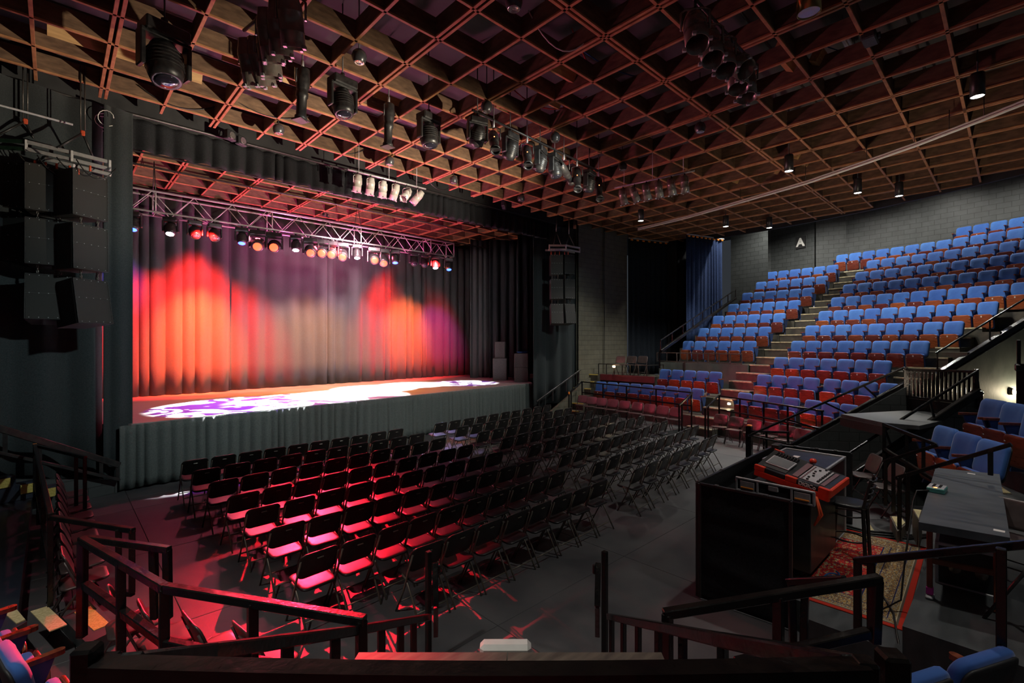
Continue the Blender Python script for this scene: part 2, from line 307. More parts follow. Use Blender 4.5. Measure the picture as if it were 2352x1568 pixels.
    def build(s, name, m, parent=None, world=False, loc=None, local=False):
        me = bpy.data.meshes.new(name)
        off = parent.location if (parent is not None and world) else (Vector(loc) if (loc is not None and not local) else V(0, 0, 0))
        me.from_pydata([tuple(v - off) for v in s.v], [], s.f)
        me.polygons.foreach_set('use_smooth', s.sm)
        if s.uv:
            ul = me.uv_layers.new(name='UVMap')
            for fi, uvs in s.uv.items():
                p = me.polygons[fi]
                for k, li in enumerate(p.loop_indices): ul.data[li].uv = uvs[k]
        else:
            b = bmesh.new(); b.from_mesh(me); bmesh.ops.remove_doubles(b, verts=b.verts, dist=1e-5)
            bmesh.ops.recalc_face_normals(b, faces=b.faces); b.to_mesh(me); b.free()
        me.materials.append(m); me.update()
        o = bpy.data.objects.new(name, me); COL.objects.link(o)
        if parent is not None: o.parent = parent
        elif loc is not None: o.location = loc
        return o
def tag(o, label, cat, group=None, kind=None):
    o['label'] = label; o['category'] = cat
    if group: o['group'] = group
    if kind: o['kind'] = kind
    return o
def thing(name, label, cat, loc=(0, 0, 0), rz=0.0, group=None):
    o = bpy.data.objects.new(name, None); COL.objects.link(o); o.location = loc; o.rotation_euler = (0, 0, rz)
    o.empty_display_size = 0.1
    return tag(o, label, cat, group)
def struct(mb, name, m):
    o = mb.build(name, m); o['kind'] = 'structure'; return o
def dup(root, loc, rz, label, group=None, rot=None):
    r = root.copy(); COL.objects.link(r); r.location = loc; r.rotation_euler = rot if rot else (0, 0, rz); r['label'] = label
    if group: r['group'] = group
    for ch in list(root.children):
        c = ch.copy(); COL.objects.link(c); c.parent = r
        for g in list(ch.children):
            d = g.copy(); COL.objects.link(d); d.parent = c
    return r
ORD = ['first', 'second', 'third', 'fourth', 'fifth', 'sixth', 'seventh', 'eighth', 'ninth', 'tenth', 'eleventh', 'twelfth', 'thirteenth', 'fourteenth', 'fifteenth', 'sixteenth']
def wall(pts, z0, z1, name, m, u0=0.0, thick=0.12):                 # upright wall along a path, with uv in metres; z as numbers or lists
    mb = MB(); n = len(pts); zz0 = z0 if isinstance(z0, list) else [z0] * n; zz1 = z1 if isinstance(z1, list) else [z1] * n
    u = u0
    for i in range(n - 1):
        p, q = Vector((*pts[i], 0)), Vector((*pts[i + 1], 0)); L = (q - p).length
        nr = Vector((-(q - p).y, (q - p).x, 0)).normalized() * thick
        a = [p + V(0, 0, zz0[i]), q + V(0, 0, zz0[i + 1]), q + V(0, 0, zz1[i + 1]), p + V(0, 0, zz1[i])]
        b = [x + nr for x in a]
        base = len(mb.f)
        mb.add(a, [(0, 1, 2, 3)]); mb.uv[base] = [(u, zz0[i]), (u + L, zz0[i + 1]), (u + L, zz1[i + 1]), (u, zz1[i])]
        mb.add(b, [(1, 0, 3, 2)]); mb.uv[base + 1] = [(u + L, zz0[i + 1]), (u, zz0[i]), (u, zz1[i]), (u + L, zz1[i + 1])]
        mb.add([a[3], a[2], b[2], b[3]], [(0, 1, 2, 3)]); mb.uv[base + 2] = [(u, 0), (u + L, 0), (u + L, thick), (u, thick)]
        u += L
    return struct(mb, name, m)
def curtain(p, q, z0, z1, fold=0.35, depth=0.10, seed=1, dens=10, sag=None, flare=0.25):
    """pleated cloth hung between two plan points; returns a mesh builder with two faces of cloth and closed hems"""
    rr = random.Random(seed); p = Vector((*p, 0)); q = Vector((*q, 0)); L = (q - p).length; d = (q - p) / L; nr = V(-d.y, d.x, 0)
    cuts = [0.0]
    while cuts[-1] < L: cuts.append(cuts[-1] + fold * rr.uniform(0.6, 1.5))
    amp = [depth * rr.uniform(0.45, 1.15) for _ in cuts]
    n = max(8, int(L / fold * dens)); mz = 7
    ph = []; am = []
    for i in range(n + 1):
        x = L * i / n; k = 0
        while k < len(cuts) - 2 and cuts[k + 1] < x: k += 1
        f = (x - cuts[k]) / (cuts[k + 1] - cuts[k])
        ph.append(f); am.append(amp[k] * (1 - f) + amp[k + 1] * f)
    mb = MB(); vs = []
    for j in range(mz + 1):
        g = j / mz
        for i in range(n + 1):
            x = L * i / n; w = 0.5 - 0.5 * math.cos(2 * PI * ph[i])
            w = w ** 0.75
            a = am[i] * (0.75 + flare * (1 - g))
            wob = 0.02 * math.sin(x * 2.1 + seed + g * 2)
            zz0 = z0 if sag is None else z0 + sag(x / L)
            vs.append(p + d * (x + 0.25 * am[i] * math.sin(2 * PI * ph[i])) + nr * (a * (w - 0.5) + wob) + V(0, 0, zz0 + (z1 - zz0) * g + (0.012 * math.sin(x * 9 + seed) if j == 0 else 0)))
    th = nr * 0.012; N = len(vs); allv = vs + [v + th for v in vs]; fs = []
    for j in range(mz):
        for i in range(n):
            a = j * (n + 1) + i
            fs.append((a, a + 1, a + n + 2, a + n + 1)); fs.append((N + a + 1, N + a, N + a + n + 1, N + a + n + 2))
    for i in range(n):
        fs.append((i, N + i, N + i + 1, i + 1)); a = mz * (n + 1) + i; fs.append((a, a + 1, N + a + 1, N + a))
    for j in range(mz):
        a = j * (n + 1); b = a + n + 1; fs.append((a, b, N + b, N + a)); a += n; b += n; fs.append((a, N + a, N + b, b))
    mb.add(allv, fs, True)
    return mb
def text_mesh(txt, size, depth, bold=0.0):
    c = bpy.data.curves.new('lettering', 'FONT'); c.body = txt; c.size = size; c.extrude = depth; c.offset = bold; c.align_x = 'CENTER'; c.align_y = 'CENTER'
    o = bpy.data.objects.new('lettering', c); COL.objects.link(o); bpy.context.view_layer.update()
    me = bpy.data.meshes.new_from_object(o.evaluated_get(bpy.context.evaluated_depsgraph_get()))
    bpy.data.objects.remove(o); bpy.data.curves.remove(c); return me
# ---------------------------------------------------------------- the setting
def on_line(u, v, p, q):                                            # measured point on the upright plane through two plan points
    p = Vector((*p[:2], 0)); q = Vector((*q[:2], 0)); n = V(-(q - p).y, (q - p).x, 0); r = ray(u, v)
    t = n.dot(p) / n.dot(V(r.x, r.y, 0)); return at_t(u, v, t)
ZS = 1.37; ZC = 8.02; PITCH = 0.958
def slab(poly, z0, z1, name, m): return struct(MB().prism(poly, z0, z1), name, m)
# pit floor of large painted boards, each with its own seam
xs = [-9, 0.15, 1.05, 3.5, 5.95, 8.4, 10.85, 13.3, 16, 22, 30]; ys = [-9, -2, 1.45, 3.9, 6.35, 8.8, 11.25, 12.1, 22]
fl = MB()
for i in range(len(xs) - 1):
    for j in range(len(ys) - 1):
        fl.box(((xs[i] + xs[i + 1]) / 2, (ys[j] + ys[j + 1]) / 2, -0.06), (xs[i + 1] - xs[i] - 0.006, ys[j + 1] - ys[j] - 0.006, 0.12), None, 0.004)
struct(fl, 'floor', M['floor'])
struct(MB().box((10, 6, -0.16), (42, 34, 0.06)), 'floor_base', M['black'])
# stage
stage_poly = [(-1.5, 13.5), (0.80, 13.2), (1.16, 12.80), (14.44, 13.95), (14.75, 14.3), (15.0, 15.6), (18.5, 15.8), (18.5, 21.2), (-1.5, 21.2)]
slab(stage_poly, ZS - 0.10, ZS, 'stage_floor', M['stage'])
slab([(x + (0.1 if x == 1.16 else 0), y + 0.10 if y < 16 else y) for x, y in stage_poly], 0, ZS - 0.10, 'stage_base', M['black'])
for k in range(1, 4):
    pass
# walls behind and beside the stage
wall([(19, 21.2), (-6, 21.2)], 0, 9.6, 'wall_back', M['black'])
wall([(-1.6, 21.2), (-1.6, 13.3)], 0, 9.6, 'wall_left_wing', M['black'])
wall([(18.6, 13.2), (18.6, 21.2)], 0, 9.6, 'wall_right_wing', M['black'])
wall([(-1.6, 13.35), (-9.5, 11.2), (-9.5, 3)], 0, 9.6, 'wall_left', M['black'])
# seating bowl on the right: concentric rows about one centre
CX0, CY0 = 0.587, 9.589
def pol(r, a, z=0): return V(CX0 + r * math.cos(a), CY0 + r * math.sin(a), z)
def RK(k): return 16.193 + 0.969 * (k - 1)
def ZK(k): return 1.418 - 0.88 + 0.566 * (k - 1)
SP = 0.52
RB = {1: (-0.217, [0, 1, 2, 3, 4.25, 5.2, 6.2]), 2: (-0.221, [0, 1, 2, 3, 4.2, 5.2, 6.15, 7.2]), 3: (-0.222, list(range(7))), 4: (-0.225, list(range(8))), 5: (-0.224, list(range(9))),
      6: (-0.223, list(range(10))), 7: (-0.222, list(range(11))), 8: (-0.221, list(range(11))), 9: (-0.222, list(range(10))), 10: (-0.222, list(range(10))), 11: (-0.160, list(range(12))), 12: (-0.31, list(range(6)))}
LB = {4: 0.004, 5: -0.007, 6: -0.018, 7: -0.030, 8: -0.040, 9: -0.050, 10: -0.055}
AR = -0.452                                                         # right edge of the upper block
def sector(r0, r1, a0, a1, z0, z1, name, m, n=14):
    poly = [tuple(pol(r0, a0 + (a1 - a0) * i / n)[:2]) for i in range(n + 1)] + [tuple(pol(r1, a1 + (a0 - a1) * i / n)[:2]) for i in range(n + 1)]
    return struct(MB().prism(poly, z0, z1), name, m)
for k in range(1, 13):
    r0, r1 = RK(k) - 0.72, RK(k) + 0.249
    a_r0 = RB[k][0] + 0.55 * SP / RK(k) + 0.006
    right = {1: -0.445, 2: -0.475, 3: -0.44}.get(k, AR - 0.004 - 0.0095 * (k - 4))
    if k == 11: a_r0 = -0.143
    if k == 12: a_r0 = -0.295
    sector(r0, r1, right, a_r0, 0, ZK(k), 'seating_tier', M['tread'])
    if k in LB: sector(r0, r1, LB[k] - 5.6 * SP / RK(k), LB[k] + 1.5 * SP / RK(k), 0, ZK(k), 'seating_tier', M['tread'])
sector(RK(1) - 0.72, RK(1) + 0.249, 0.148 - 8.6 * SP / RK(1), 0.166, 0, ZK(1), 'seating_tier', M['tread'])
sector(RK(2) - 0.72, RK(3) + 0.249, 0.005 - 4.6 * SP / RK(2), 0.024, 0, ZK(2), 'seating_tier', M['tread'])
sector(RK(4) - 0.80, RK(4) - 0.72, LB[4] - 5.6 * SP / RK(4), LB[4] + 1.9 * SP / RK(4), 0, ZK(4) - 0.02, 'wall_fascia', M['plaster'])
sector(RK(2) - 0.25, RK(4) - 0.8, 0.026, 0.185, 0, 1.67, 'chair_platform', M['tread'])
sector(13.75, RK(1) - 0.72, -0.115, 0.17, 0, 0.13, 'floor_riser', M['deck'])
sector(RK(2) - 0.33, RK(2) - 0.25, 0.026, 0.182, 1.42, 1.68, 'platform_fascia', M['maroon'])
def ring_step(r0, r1, a0, a1, z, edge_m, both=True):
    o = sector(r0, r1, a0, a1, 0, z, 'aisle_step', M['tread'], 4)
    poly = [tuple(pol(r0 - 0.012, a0 + (a1 - a0) * i / 4)[:2]) for i in range(5)] + [tuple(pol(r0 + 0.035, a1 + (a0 - a1) * i / 4)[:2]) for i in range(5)]
    MB().prism(poly, z - 0.035, z + 0.004).build('nosing', edge_m, o)
for h in range(-1, 21):                                             # main aisle, two steps to a row
    r0 = RK(1) - 0.72 + h * 0.4845; z = ZK(1) + (h) * 0.283
    k = min(10, max(1, 1 + h // 2)); Rm = r0 + 0.24
    aL = {1: 0.148 - 8.6 * SP / RK(1), 2: 0.005 - 4.6 * SP / RK(2), 3: -0.135}.get(k, LB.get(k, -0.055) - 5.6 * SP / RK(k)) - 0.001
    aR = RB[k][0] + 0.55 * SP / RK(k) + 0.007
    ring_step(r0, r0 + 0.4845, aR, aL, z, M['nosing'])
for h in range(6):                                                  # side steps up to the chair platform
    r0 = 14.95 + h * 0.33; ring_step(r0, r0 + (0.33 if h < 5 else 1.2), 0.172, 0.236, 0.28 * (h + 1), M['yellow'])
for h in range(0, 9):                                               # steps at the right end of the block
    r0 = RK(4) - 0.9 + h * 0.4845; ring_step(r0, r0 + 0.4845, AR + 0.004, AR + 0.046 - h * 0.004, ZK(4) - 0.15 + h * 0.283, M['nosing'])
# rear wall of painted block, with shallow returns
aw = [0.012, -0.001, -0.024, -0.108, -0.150, -0.252, -0.33, -0.40]
rw = [26.2, 26.2, 26.9, 26.5, 27.0, 27.2, 27.3, 27.6]
wp = [tuple(pol(r, a)[:2]) for r, a in zip(rw, aw)]
wall(list(reversed(wp)) , 0, 10.2, 'wall_right', M['block'])
# soffit at the end of the ceiling
sector(22.02, 22.12, -0.62, 0.13, 7.96, 10.3, 'ceiling_soffit', M['black'], 40)
# side wall under the right stringer
wall([tuple(pol(28, AR - .088)[:2]), tuple(pol(18.55, AR)[:2])], 0, [7.6, 2.08], 'wall_stair_side', M['plaster'])
# left edge wall of the upper block, and the wall panels between curtains
wall([(16.15, 12.85), (19.7, 12.75)], 0, 8.3, 'wall_far_panel', M['block_olive'])
wall([(17.85, 12.70), (17.95, 12.70)], 0, 8.3, 'wall_far_pilaster', M['block_olive'], thick=0.2)
wall([(25.1, 8.3), (25.6, 10.2)], 4.5, 10, 'wall_curtain_end', M['block'])
# lower wing walls either side of the stage, with sloped tops
wall([(-4.2, 11.36), (0.92, 12.70)], 0, [1.55, 0.27], 'wall_left_ramp', M['block'])
wall([(14.45, 12.85), (16.6, 12.55)], 0, [0.30, 1.55], 'wall_right_ramp', M['block_olive'])
# the walkway and platforms nearest the camera
slab([(-9, 11.2), (-0.42, 12.1), (-0.30, 12.3), (-0.28, 7.2), (-0.15, 5.6), (0.15, 4.6), (0.45, 3.9), (-0.6, 3.0), (-9, 3)], -0.02, 0.30, 'walkway_left', M['navy_deck'])
slab([(5.5, -3.5), (5.5, 1.52), (5.82, 1.52), (5.82, 2.58), (8.85, 2.58), (9.6, 1.5), (9.6, -3.5)], 0, 0.30, 'platform_lower', M['deck'])
slab([(5.5, -3.5), (5.5, 0.70), (8.9, 0.70), (9.4, 0.5), (9.4, -3.5)], 0.30, 0.55, 'platform_upper', M['deck'])
# ---------------------------------------------------------------- timber ceiling
X0 = 4.526; Y0 = 13.202
deck = MB()
deck.box((5.5, 6, ZC + 1.15), (30, 32, 0.1)); deck.box((13, 6, ZC + 2.4), (44, 34, 0.1))
struct(deck, 'ceiling', M['deck_over'])
BD = 0.30
def beam(p, q, double, notch=True):
    mb = MB(); bt = MB()
    d = (Vector(q) - Vector(p)); L = d.length; d.normalize(); sd = V(-d.y, d.x, 0)
    for off in ((-0.045, 0.045) if double else (0,)):
        a = Vector(p) + sd * off + V(0, 0, BD / 2 + 0.03); b = Vector(q) + sd * off + V(0, 0, BD / 2 + 0.03)
        mb.bar(a, b, 0.034, BD)
        a = Vector(p) + sd * off + V(0, 0, 0.015); b = Vector(q) + sd * off + V(0, 0, 0.015)
        bt.bar(a, b, 0.052, 0.034, 0.004)
    o = struct(mb, 'ceiling_beam', M['wood']); bt.build('batten', M['batten'], o)
def yend(x):                                                        # where a beam across the house stops at the soffit
    return 22.1
for i in range(-11, 19):
    x = X0 + PITCH * i
    # stop at the curved soffit
    ya, yb = -6.0, 12.75
    if x > CX0 + 3:
        s = 22.0 ** 2 - (x - CX0) ** 2
        if s <= 0: continue
        ya = max(ya, CY0 - math.sqrt(s))
        if CY0 + math.sqrt(s) < yb: yb = CY0 + math.sqrt(s)
    beam((x, ya, ZC), (x, yb, ZC), i % 2 == 0)
    if -4 <= i <= 14: beam((x, 13.5, ZC), (x, 21.0, ZC), i % 2 == 0)
for j in range(1, 21):
    y = Y0 - PITCH * j
    s = 22.0 ** 2 - (y - CY0) ** 2
    beam((-7, y, ZC), (CX0 + math.sqrt(s), y, ZC), j == 9)
for j in range(1, 8):
    y = Y0 + PITCH * j; beam((-1.5, y, ZC), (18.5, y, ZC), False)
# services above the grid
def pipe(p, q, r, m, label, grp=None):
    o = MB().tube([p, q], r, 8).build('ceiling_pipe', m, None, loc=p); tag(o, label, 'pipe', grp)
for n, j in enumerate([2, 4, 6, 8, 10, 12]):
    y = Y0 - PITCH * (j + 0.45)
    pipe((-4, y, ZC + 0.62), (21.0 if j < 9 else 19, y, ZC + 0.62), 0.024, M['pipe'], 'long steel pipe running across above the timber grid, %s from the stage' % ORD[n], 'pipes above the timber grid')
for n, (x, y, L, yaw) in enumerate([(3.9, 5.95, 1.25, 0.1), (13.0, 4.0, 1.2, 0), (14.9, 5.1, 1.2, 0), (11.0, 2.2, 1.2, 0.0)]):
    t = thing('fluorescent_batten', ['white fluorescent batten above the grid over the near left pit', 'dim fluorescent batten above the grid over the right seats, nearer the pit', 'dim fluorescent batten above the grid over the right seats, nearer the rear wall', 'dim fluorescent batten above the grid over the mixing desk'][n], 'light fitting', (x, y, ZC + 0.75), yaw, 'unlit tube fittings above the grid')
    for sx in (-.4, .4): MB().tube([(sx * L, 0, 0), (sx * L, 0, 0.36 if x < 10 else 1.7)], 0.008, 5).build('hanger', M['black_metal'], t)
    MB().box((0, 0, 0), (L, 0.13, 0.06), None, 0.01).build('housing', M['white'] if n == 0 else M['galv'], t)
    MB().tube([(-L / 2 + .04, 0, -0.05), (L / 2 - .04, 0, -0.05)], 0.018, 8).build('tube', M['white'], t)
for n, (x, y, w, a) in enumerate([(7.2, 7.8, 0.5, 0), (7.7, 6.9, 0.6, 0), (7.0, 6.0, .96, 0), (1.0, 11.1, 2.2, 0.0), (-0.5, 9.4, 1.8, 0), (2.9, 9.9, 1.4, 0), (5.3, 9.4, .9, 0), (9.9, 9.2, .9, 0), (15.4, 4.2, .96, 0), (16.2, 5.0, .5, 0), (15.6, 6.2, .96, 0), (9.7, 2.9, .8, 0), (10.3, 2.5, .6, 0)]):
    o = MB().box((0, 0, 0), (w, 0.14, 0.24), None, 0.004).build('timber_noggin', M['new_wood'], None, loc=(x, y, ZC + 0.30), local=True)
    o.rotation_euler = (0.5, 0, a)
    tag(o, 'pale new timber offcut fixed between ceiling beams, ' + ['above the hanging spotlight cluster', 'just past the spotlight cluster', 'short piece by the middle downlights', 'longest piece over the left pit', 'over the left speakers', 'near the left moving lights', 'behind the centre moving light', 'over the row of right lamps', 'over right seats, leftmost', 'over right seats, rightmost', 'over right seats, nearest the stage', 'beside the right cluster of cans', 'nearest the gold can'][n], 'timber', 'new timber pieces in the ceiling')
def cable_loop(name, pts, r, m, label, grp=None):
    o = MB().tube(pts, r, 6).build(name, m, None, loc=pts[0]); tag(o, label, 'cable', grp); return o
def arc(p, q, sag, n=10):
    p = Vector(p); q = Vector(q); return [p.lerp(q, i / n) - V(0, 0, sag * 4 * (i / n) * (1 - i / n)) for i in range(n + 1)]
cable_loop('red_cable', arc((6.6, 5.4, ZC + .6), (9.6, 6.2, ZC + .6), .35), 0.012, M['red_cable'], 'red cable looping between ceiling beams near the middle')
cable_loop('red_cable', arc((7.3, 7.6, ZC + .6), (8.6, 6.6, ZC + .55), .35), 0.012, M['red_cable'], 'red cable hanging in the bays above the spotlight cluster')
cable_loop('blue_cable', arc((7.0, 5.6, ZC + .55), (9.0, 5.0, ZC + .5), .2), 0.012, M['blue_cable'], 'blue cable draped between beams by the red loop')
cable_loop('blue_cable', arc((9.6, 2.6, ZC + .5), (11.4, 1.6, ZC + .5), .15), 0.010, M['blue_cable'], 'blue cable across the bays right of the gold can')
cable_loop('white_cable', arc((5.4, 5.3, ZC + .3), (6.6, 4.9, ZC + .35), .5), 0.010, M['white'], 'thin white cable sagging through a bay behind the cluster')
for n, (a, b, s) in enumerate([((1.2, 12.2, ZC + .25), (2.6, 12.2, ZC + .3), .25), ((4.7, 12.3, ZC + .25), (6.1, 12.2, ZC + .3), .25), ((8.0, 12.3, ZC + .2), (9.2, 12.4, ZC + .1), .35), ((2.4, 11.3, ZC + .3), (4.3, 11.2, ZC + .3), .3)]):
    cable_loop('sagging_cable', arc(a, b, s), 0.012, M['cable'], 'black cable sagging in the ceiling bay ' + ['over the left stage corner', 'left of the pale can lamps', 'right of the pale can lamps', 'behind the left ball light'][n], 'black cables sagging in ceiling bays')
c = tag(MB().tube([(0.75 + 0.11 * math.cos(a) * (1 + .06 * a), 12.6 + 0.03 * a, 7.62 + 0.14 * math.sin(a)) for a in [i * 0.5 for i in range(40)]], 0.008, 5).build('cable_coil', M['white'], None, loc=(0.75, 12.6, 7.62)), 'coil of pale cable hung at the left end of the valance pipe', 'cable')

wall([(-6, 12.15), (0.7, 13.30), (16.5, 13.42)], 7.97, 9.2, 'wall_header', M['black'], thick=0.06)
# ---------------------------------------------------------------- stage drapery
def drape(name, mb, m, label, cat='curtain', grp=None): return tag(mb.build(name, m), label, cat, grp)
drape('rear_curtain', curtain((-0.4, 18.95), (4.45, 18.85), ZS + .01, 7.9, 0.42, 0.26, 3), M['velour'], 'leftmost rear stage curtain panel, lit bright red', grp='rear stage curtains')
drape('rear_curtain', curtain((4.25, 19.15), (10.9, 19.35), ZS + .01, 7.9, 0.46, 0.22, 5), M['velour'], 'middle rear stage curtain panel, grey pink between the two red pools', grp='rear stage curtains')
drape('rear_curtain', curtain((10.7, 19.5), (17.2, 19.75), ZS + .01, 7.9, 0.44, 0.24, 8), M['velour'], 'rightmost rear stage curtain panel, with the second red pool', grp='rear stage curtains')
drape('wing_leg', curtain((14.25, 17.85), (15.2, 17.55), ZS + .01, 7.95, 0.30, 0.12, 9), M['velour'], 'grey stage leg curtain beside the rear curtain, farthest back', grp='stage leg curtains')
drape('wing_leg', curtain((14.9, 17.2), (16.4, 16.4), ZS + .01, 7.95, 0.35, 0.14, 12), M['black_drape'], 'black leg curtain behind the stacked stage loudspeakers', grp='stage leg curtains')
drape('wing_leg', curtain((14.5, 14.9), (16.2, 14.6), ZS + .3, 7.95, 0.35, 0.14, 15), M['black_drape'], 'black leg curtain beside the right proscenium drape', grp='stage leg curtains')
drape('proscenium_leg', curtain((0.70, 12.72), (1.20, 12.86), 0.02, 7.9, 0.34, 0.10, 21, flare=0.05), M['drape'], 'tall dark grey leg curtain at the left stage corner')
drape('proscenium_leg', curtain((14.16, 13.65), (14.80, 13.50), ZS - 1.0, 7.9, 0.34, 0.10, 23, flare=0.05), M['drape'], 'tall grey leg curtain at the right stage corner')
drape('side_drape', curtain((-5.6, 11.42), (0.72, 13.02), 0.35, 7.95, 0.62, 0.20, 31), M['drape'], 'huge black drape behind the left hanging loudspeakers')
drape('side_drape', curtain((14.75, 13.60), (16.30, 12.98), 0.5, 7.95, 0.5, 0.14, 33), M['drape'], 'black drape behind the right hanging loudspeakers')
drape('stage_skirt', curtain((0.95, 12.70), (14.46, 13.90), 0.05, ZS - 0.012, 0.20, 0.085, 41, 9), M['skirt'], 'grey green pleated skirt along the stage front')
drape('stage_skirt', curtain((14.46, 13.90), (14.95, 15.4), 0.05, ZS - 0.012, 0.20, 0.055, 43, 8), M['skirt'], 'short pleated skirt round the right end of the stage')
drape('valance', curtain((-4.8, 12.2), (0.75, 13.28), 6.9, 7.98, 0.5, 0.10, 51, 10), M['black_drape'], 'black valance left of the stage opening above the hanging loudspeakers', 'valance')
drape('valance', curtain((0.7, 13.28), (14.9, 13.36), 7.30, 7.98, 0.30, 0.14, 53, 10, flare=0.5), M['black_drape'], 'short pleated black valance across the top of the stage opening', 'valance')
o = tag(MB().tube([(-4.6, 12.15, 7.99), (0.7, 13.14, 8.0), (15.2, 13.22, 8.0)], 0.028, 8).build('valance_pipe', M['pipe']), 'long pipe carrying the valance along the ceiling edge', 'pipe')
o = tag(MB().tube([(-4.6, 11.9, 7.3), (0.25, 12.6, 7.3)], 0.02, 8).build('drape_pipe', M['galv'], None, loc=(-2, 12, 7.3)), 'thin pipe behind the left loudspeaker rig', 'pipe')
# curtains along the far side
drape('side_curtain', curtain((19.75, 12.75), (22.7, 11.7), 1.5, 8.0, 0.30, 0.12, 61), M['navy_drape'], 'blue black curtain right of the olive block wall', grp='tall curtains beside the upper seats')
drape('side_curtain', curtain((21.0, 10.45), (23.3, 9.75), 2.9, 8.0, 0.24, 0.10, 63), M['blue_drape'], 'dark blue curtain at the top left of the upper seats', grp='tall curtains beside the upper seats')
drape('side_curtain', curtain((22.0, 11.9), (23.5, 9.9), 2.2, 8.3, 0.34, 0.10, 64), M['black_drape'], 'black curtain between the blue and blue black ones', grp='tall curtains beside the upper seats')
for n, (a, b) in enumerate([((19.75, 12.68, 8.02), (22.7, 11.63, 8.02)), ((20.95, 10.38, 8.02), (23.3, 9.68, 8.02))]):
    t = thing('curtain_track', ['amber taped track above the blue black curtain', 'amber taped track above the dark blue curtain'][n], 'track', a)
    MB().bar(a, b, 0.05, 0.05).build('rail', M['galv'], t, True)
    for q in range(9):
        p = Vector(a).lerp(Vector(b), (q + .5) / 9); MB().box(p - V(0, 0, 0.07), (0.16, 0.08, 0.07), None, 0.02).build('tie', M['orange_tape'], t, True)
# ---------------------------------------------------------------- lighting truss and lamps over the stage
t = thing('lighting_truss', 'long box lighting truss glowing pink over the stage', 'truss', (0.6, 16.5, 6.5))
zt, zb_, ya, yb = 7.22, 6.66, 16.3, 16.85
for y in (ya, yb):
    for z in (zt, zb_): MB().tube([(-1.0, y, z), (12.15, y, z)], 0.027, 8).build('chord', M['silver'], t, True)
N = 27; L = 13.15
for i in range(N):
    xa = -1.0 + L * i / N; xb = -1.0 + L * (i + 1) / N
    for y in (ya, yb):
        p, q = ((xa, y, zb_), (xb, y, zt)) if i % 2 else ((xa, y, zt), (xb, y, zb_)); MB().tube([p, q], 0.012, 6).build('brace', M['silver'], t, True)
    if i % 2 == 0: MB().tube([(xa, ya, zb_), (xb, yb, zb_)], 0.012, 6).build('brace', M['silver'], t, True)
for x in (-1.0, 2.0, 5.0, 8.0, 11.0, 12.15):
    mb = MB()
    for y in (ya, yb): mb.tube([(x, y, zb_), (x, y, zt)], 0.02, 6)
    for z in (zt, zb_): mb.tube([(x, ya, z), (x, yb, z)], 0.02, 6)
    mb.build('end_frame', M['silver'], t, True)
for n, x in enumerate((2.0, 8.0)):
    for y in (ya, yb):
        tag(MB().tube([(x, y, zt), (x, (ya + yb) / 2, ZC + 0.1)], 0.012, 6).build('truss_sling', M['black_metal'], None, loc=(x, y, zt)), 'black sling holding the lighting truss near its %s' % ['left end', 'middle'][n], 'sling', 'slings carrying the lighting truss')
for n, (y, z) in enumerate([(15.2, 7.55), (17.6, 7.6), (14.4, 7.62)]):
    tag(MB().tube([(-1.2, y, z), (16.0, y, z)], 0.024, 8).build('stage_pipe', M['pipe'], None, loc=(5, y, z)), 'bare steel pipe hung above the stage, ' + ['in front of the truss', 'behind the truss', 'nearest the valance'][n], 'pipe', 'bare pipes above the stage')

def moving_head(name, label, loc, rz, tilt, body, lens, group, s=1.0, halo=None):
    """yoke lamp hung upside down from its clamp at loc; tilt in degrees from straight down"""
    t = thing(name, label, 'stage light', loc, rz, group)
    if group != 'moving heads on the stage truss' : MB().tube([(0, 0, 0.03), (0, 0, 1.36)], 0.012, 6).build('hanger', M['pipe'], t)
    MB().tube([(0, 0, 0.03), (0, 0, -0.05)], 0.025 * s, 8).build('clamp', M['black_metal'], t)
    MB().box((0, 0, -0.10 * s), (0.30 * s, 0.20 * s, 0.10 * s), None, 0.02).build('base', body, t)
    mb = MB()
    for sx in (-1, 1): mb.box((sx * 0.155 * s, 0, -0.27 * s), (0.035 * s, 0.11 * s, 0.28 * s), None, 0.015)
    mb.box((0, 0, -0.15 * s), (0.34 * s, 0.12 * s, 0.03 * s), None, 0.01)
    mb.build('yoke', body, t)
    m = Matrix.Translation((0, 0, -0.33 * s)) @ Matrix.Rotation(math.radians(tilt), 4, 'X') @ Matrix.Rotation(PI, 4, 'X')
    h = MB().lathe([(0.03 * s, -0.16 * s), (0.085 * s, -0.15 * s), (0.115 * s, -0.08 * s), (0.125 * s, 0.0), (0.12 * s, 0.10 * s), (0.105 * s, 0.155 * s), (0.09 * s, 0.155 * s)], 16, m).build('lamp_head', body, t)
    mb = MB()
    for q in range(5): mb.lathe([(0.126 * s, (-0.07 + q * 0.03) * s), (0.132 * s, (-0.065 + q * 0.03) * s), (0.126 * s, (-0.055 + q * 0.03) * s)], 16, m, False)
    mb.build('cooling_fins', M['black_metal'], h)
    MB().lathe([(0.088 * s, 0.152 * s), (0.07 * s, 0.166 * s), (0.03 * s, 0.172 * s), (0.001, 0.173 * s)], 16, m).build('lens', lens, t)
    return t
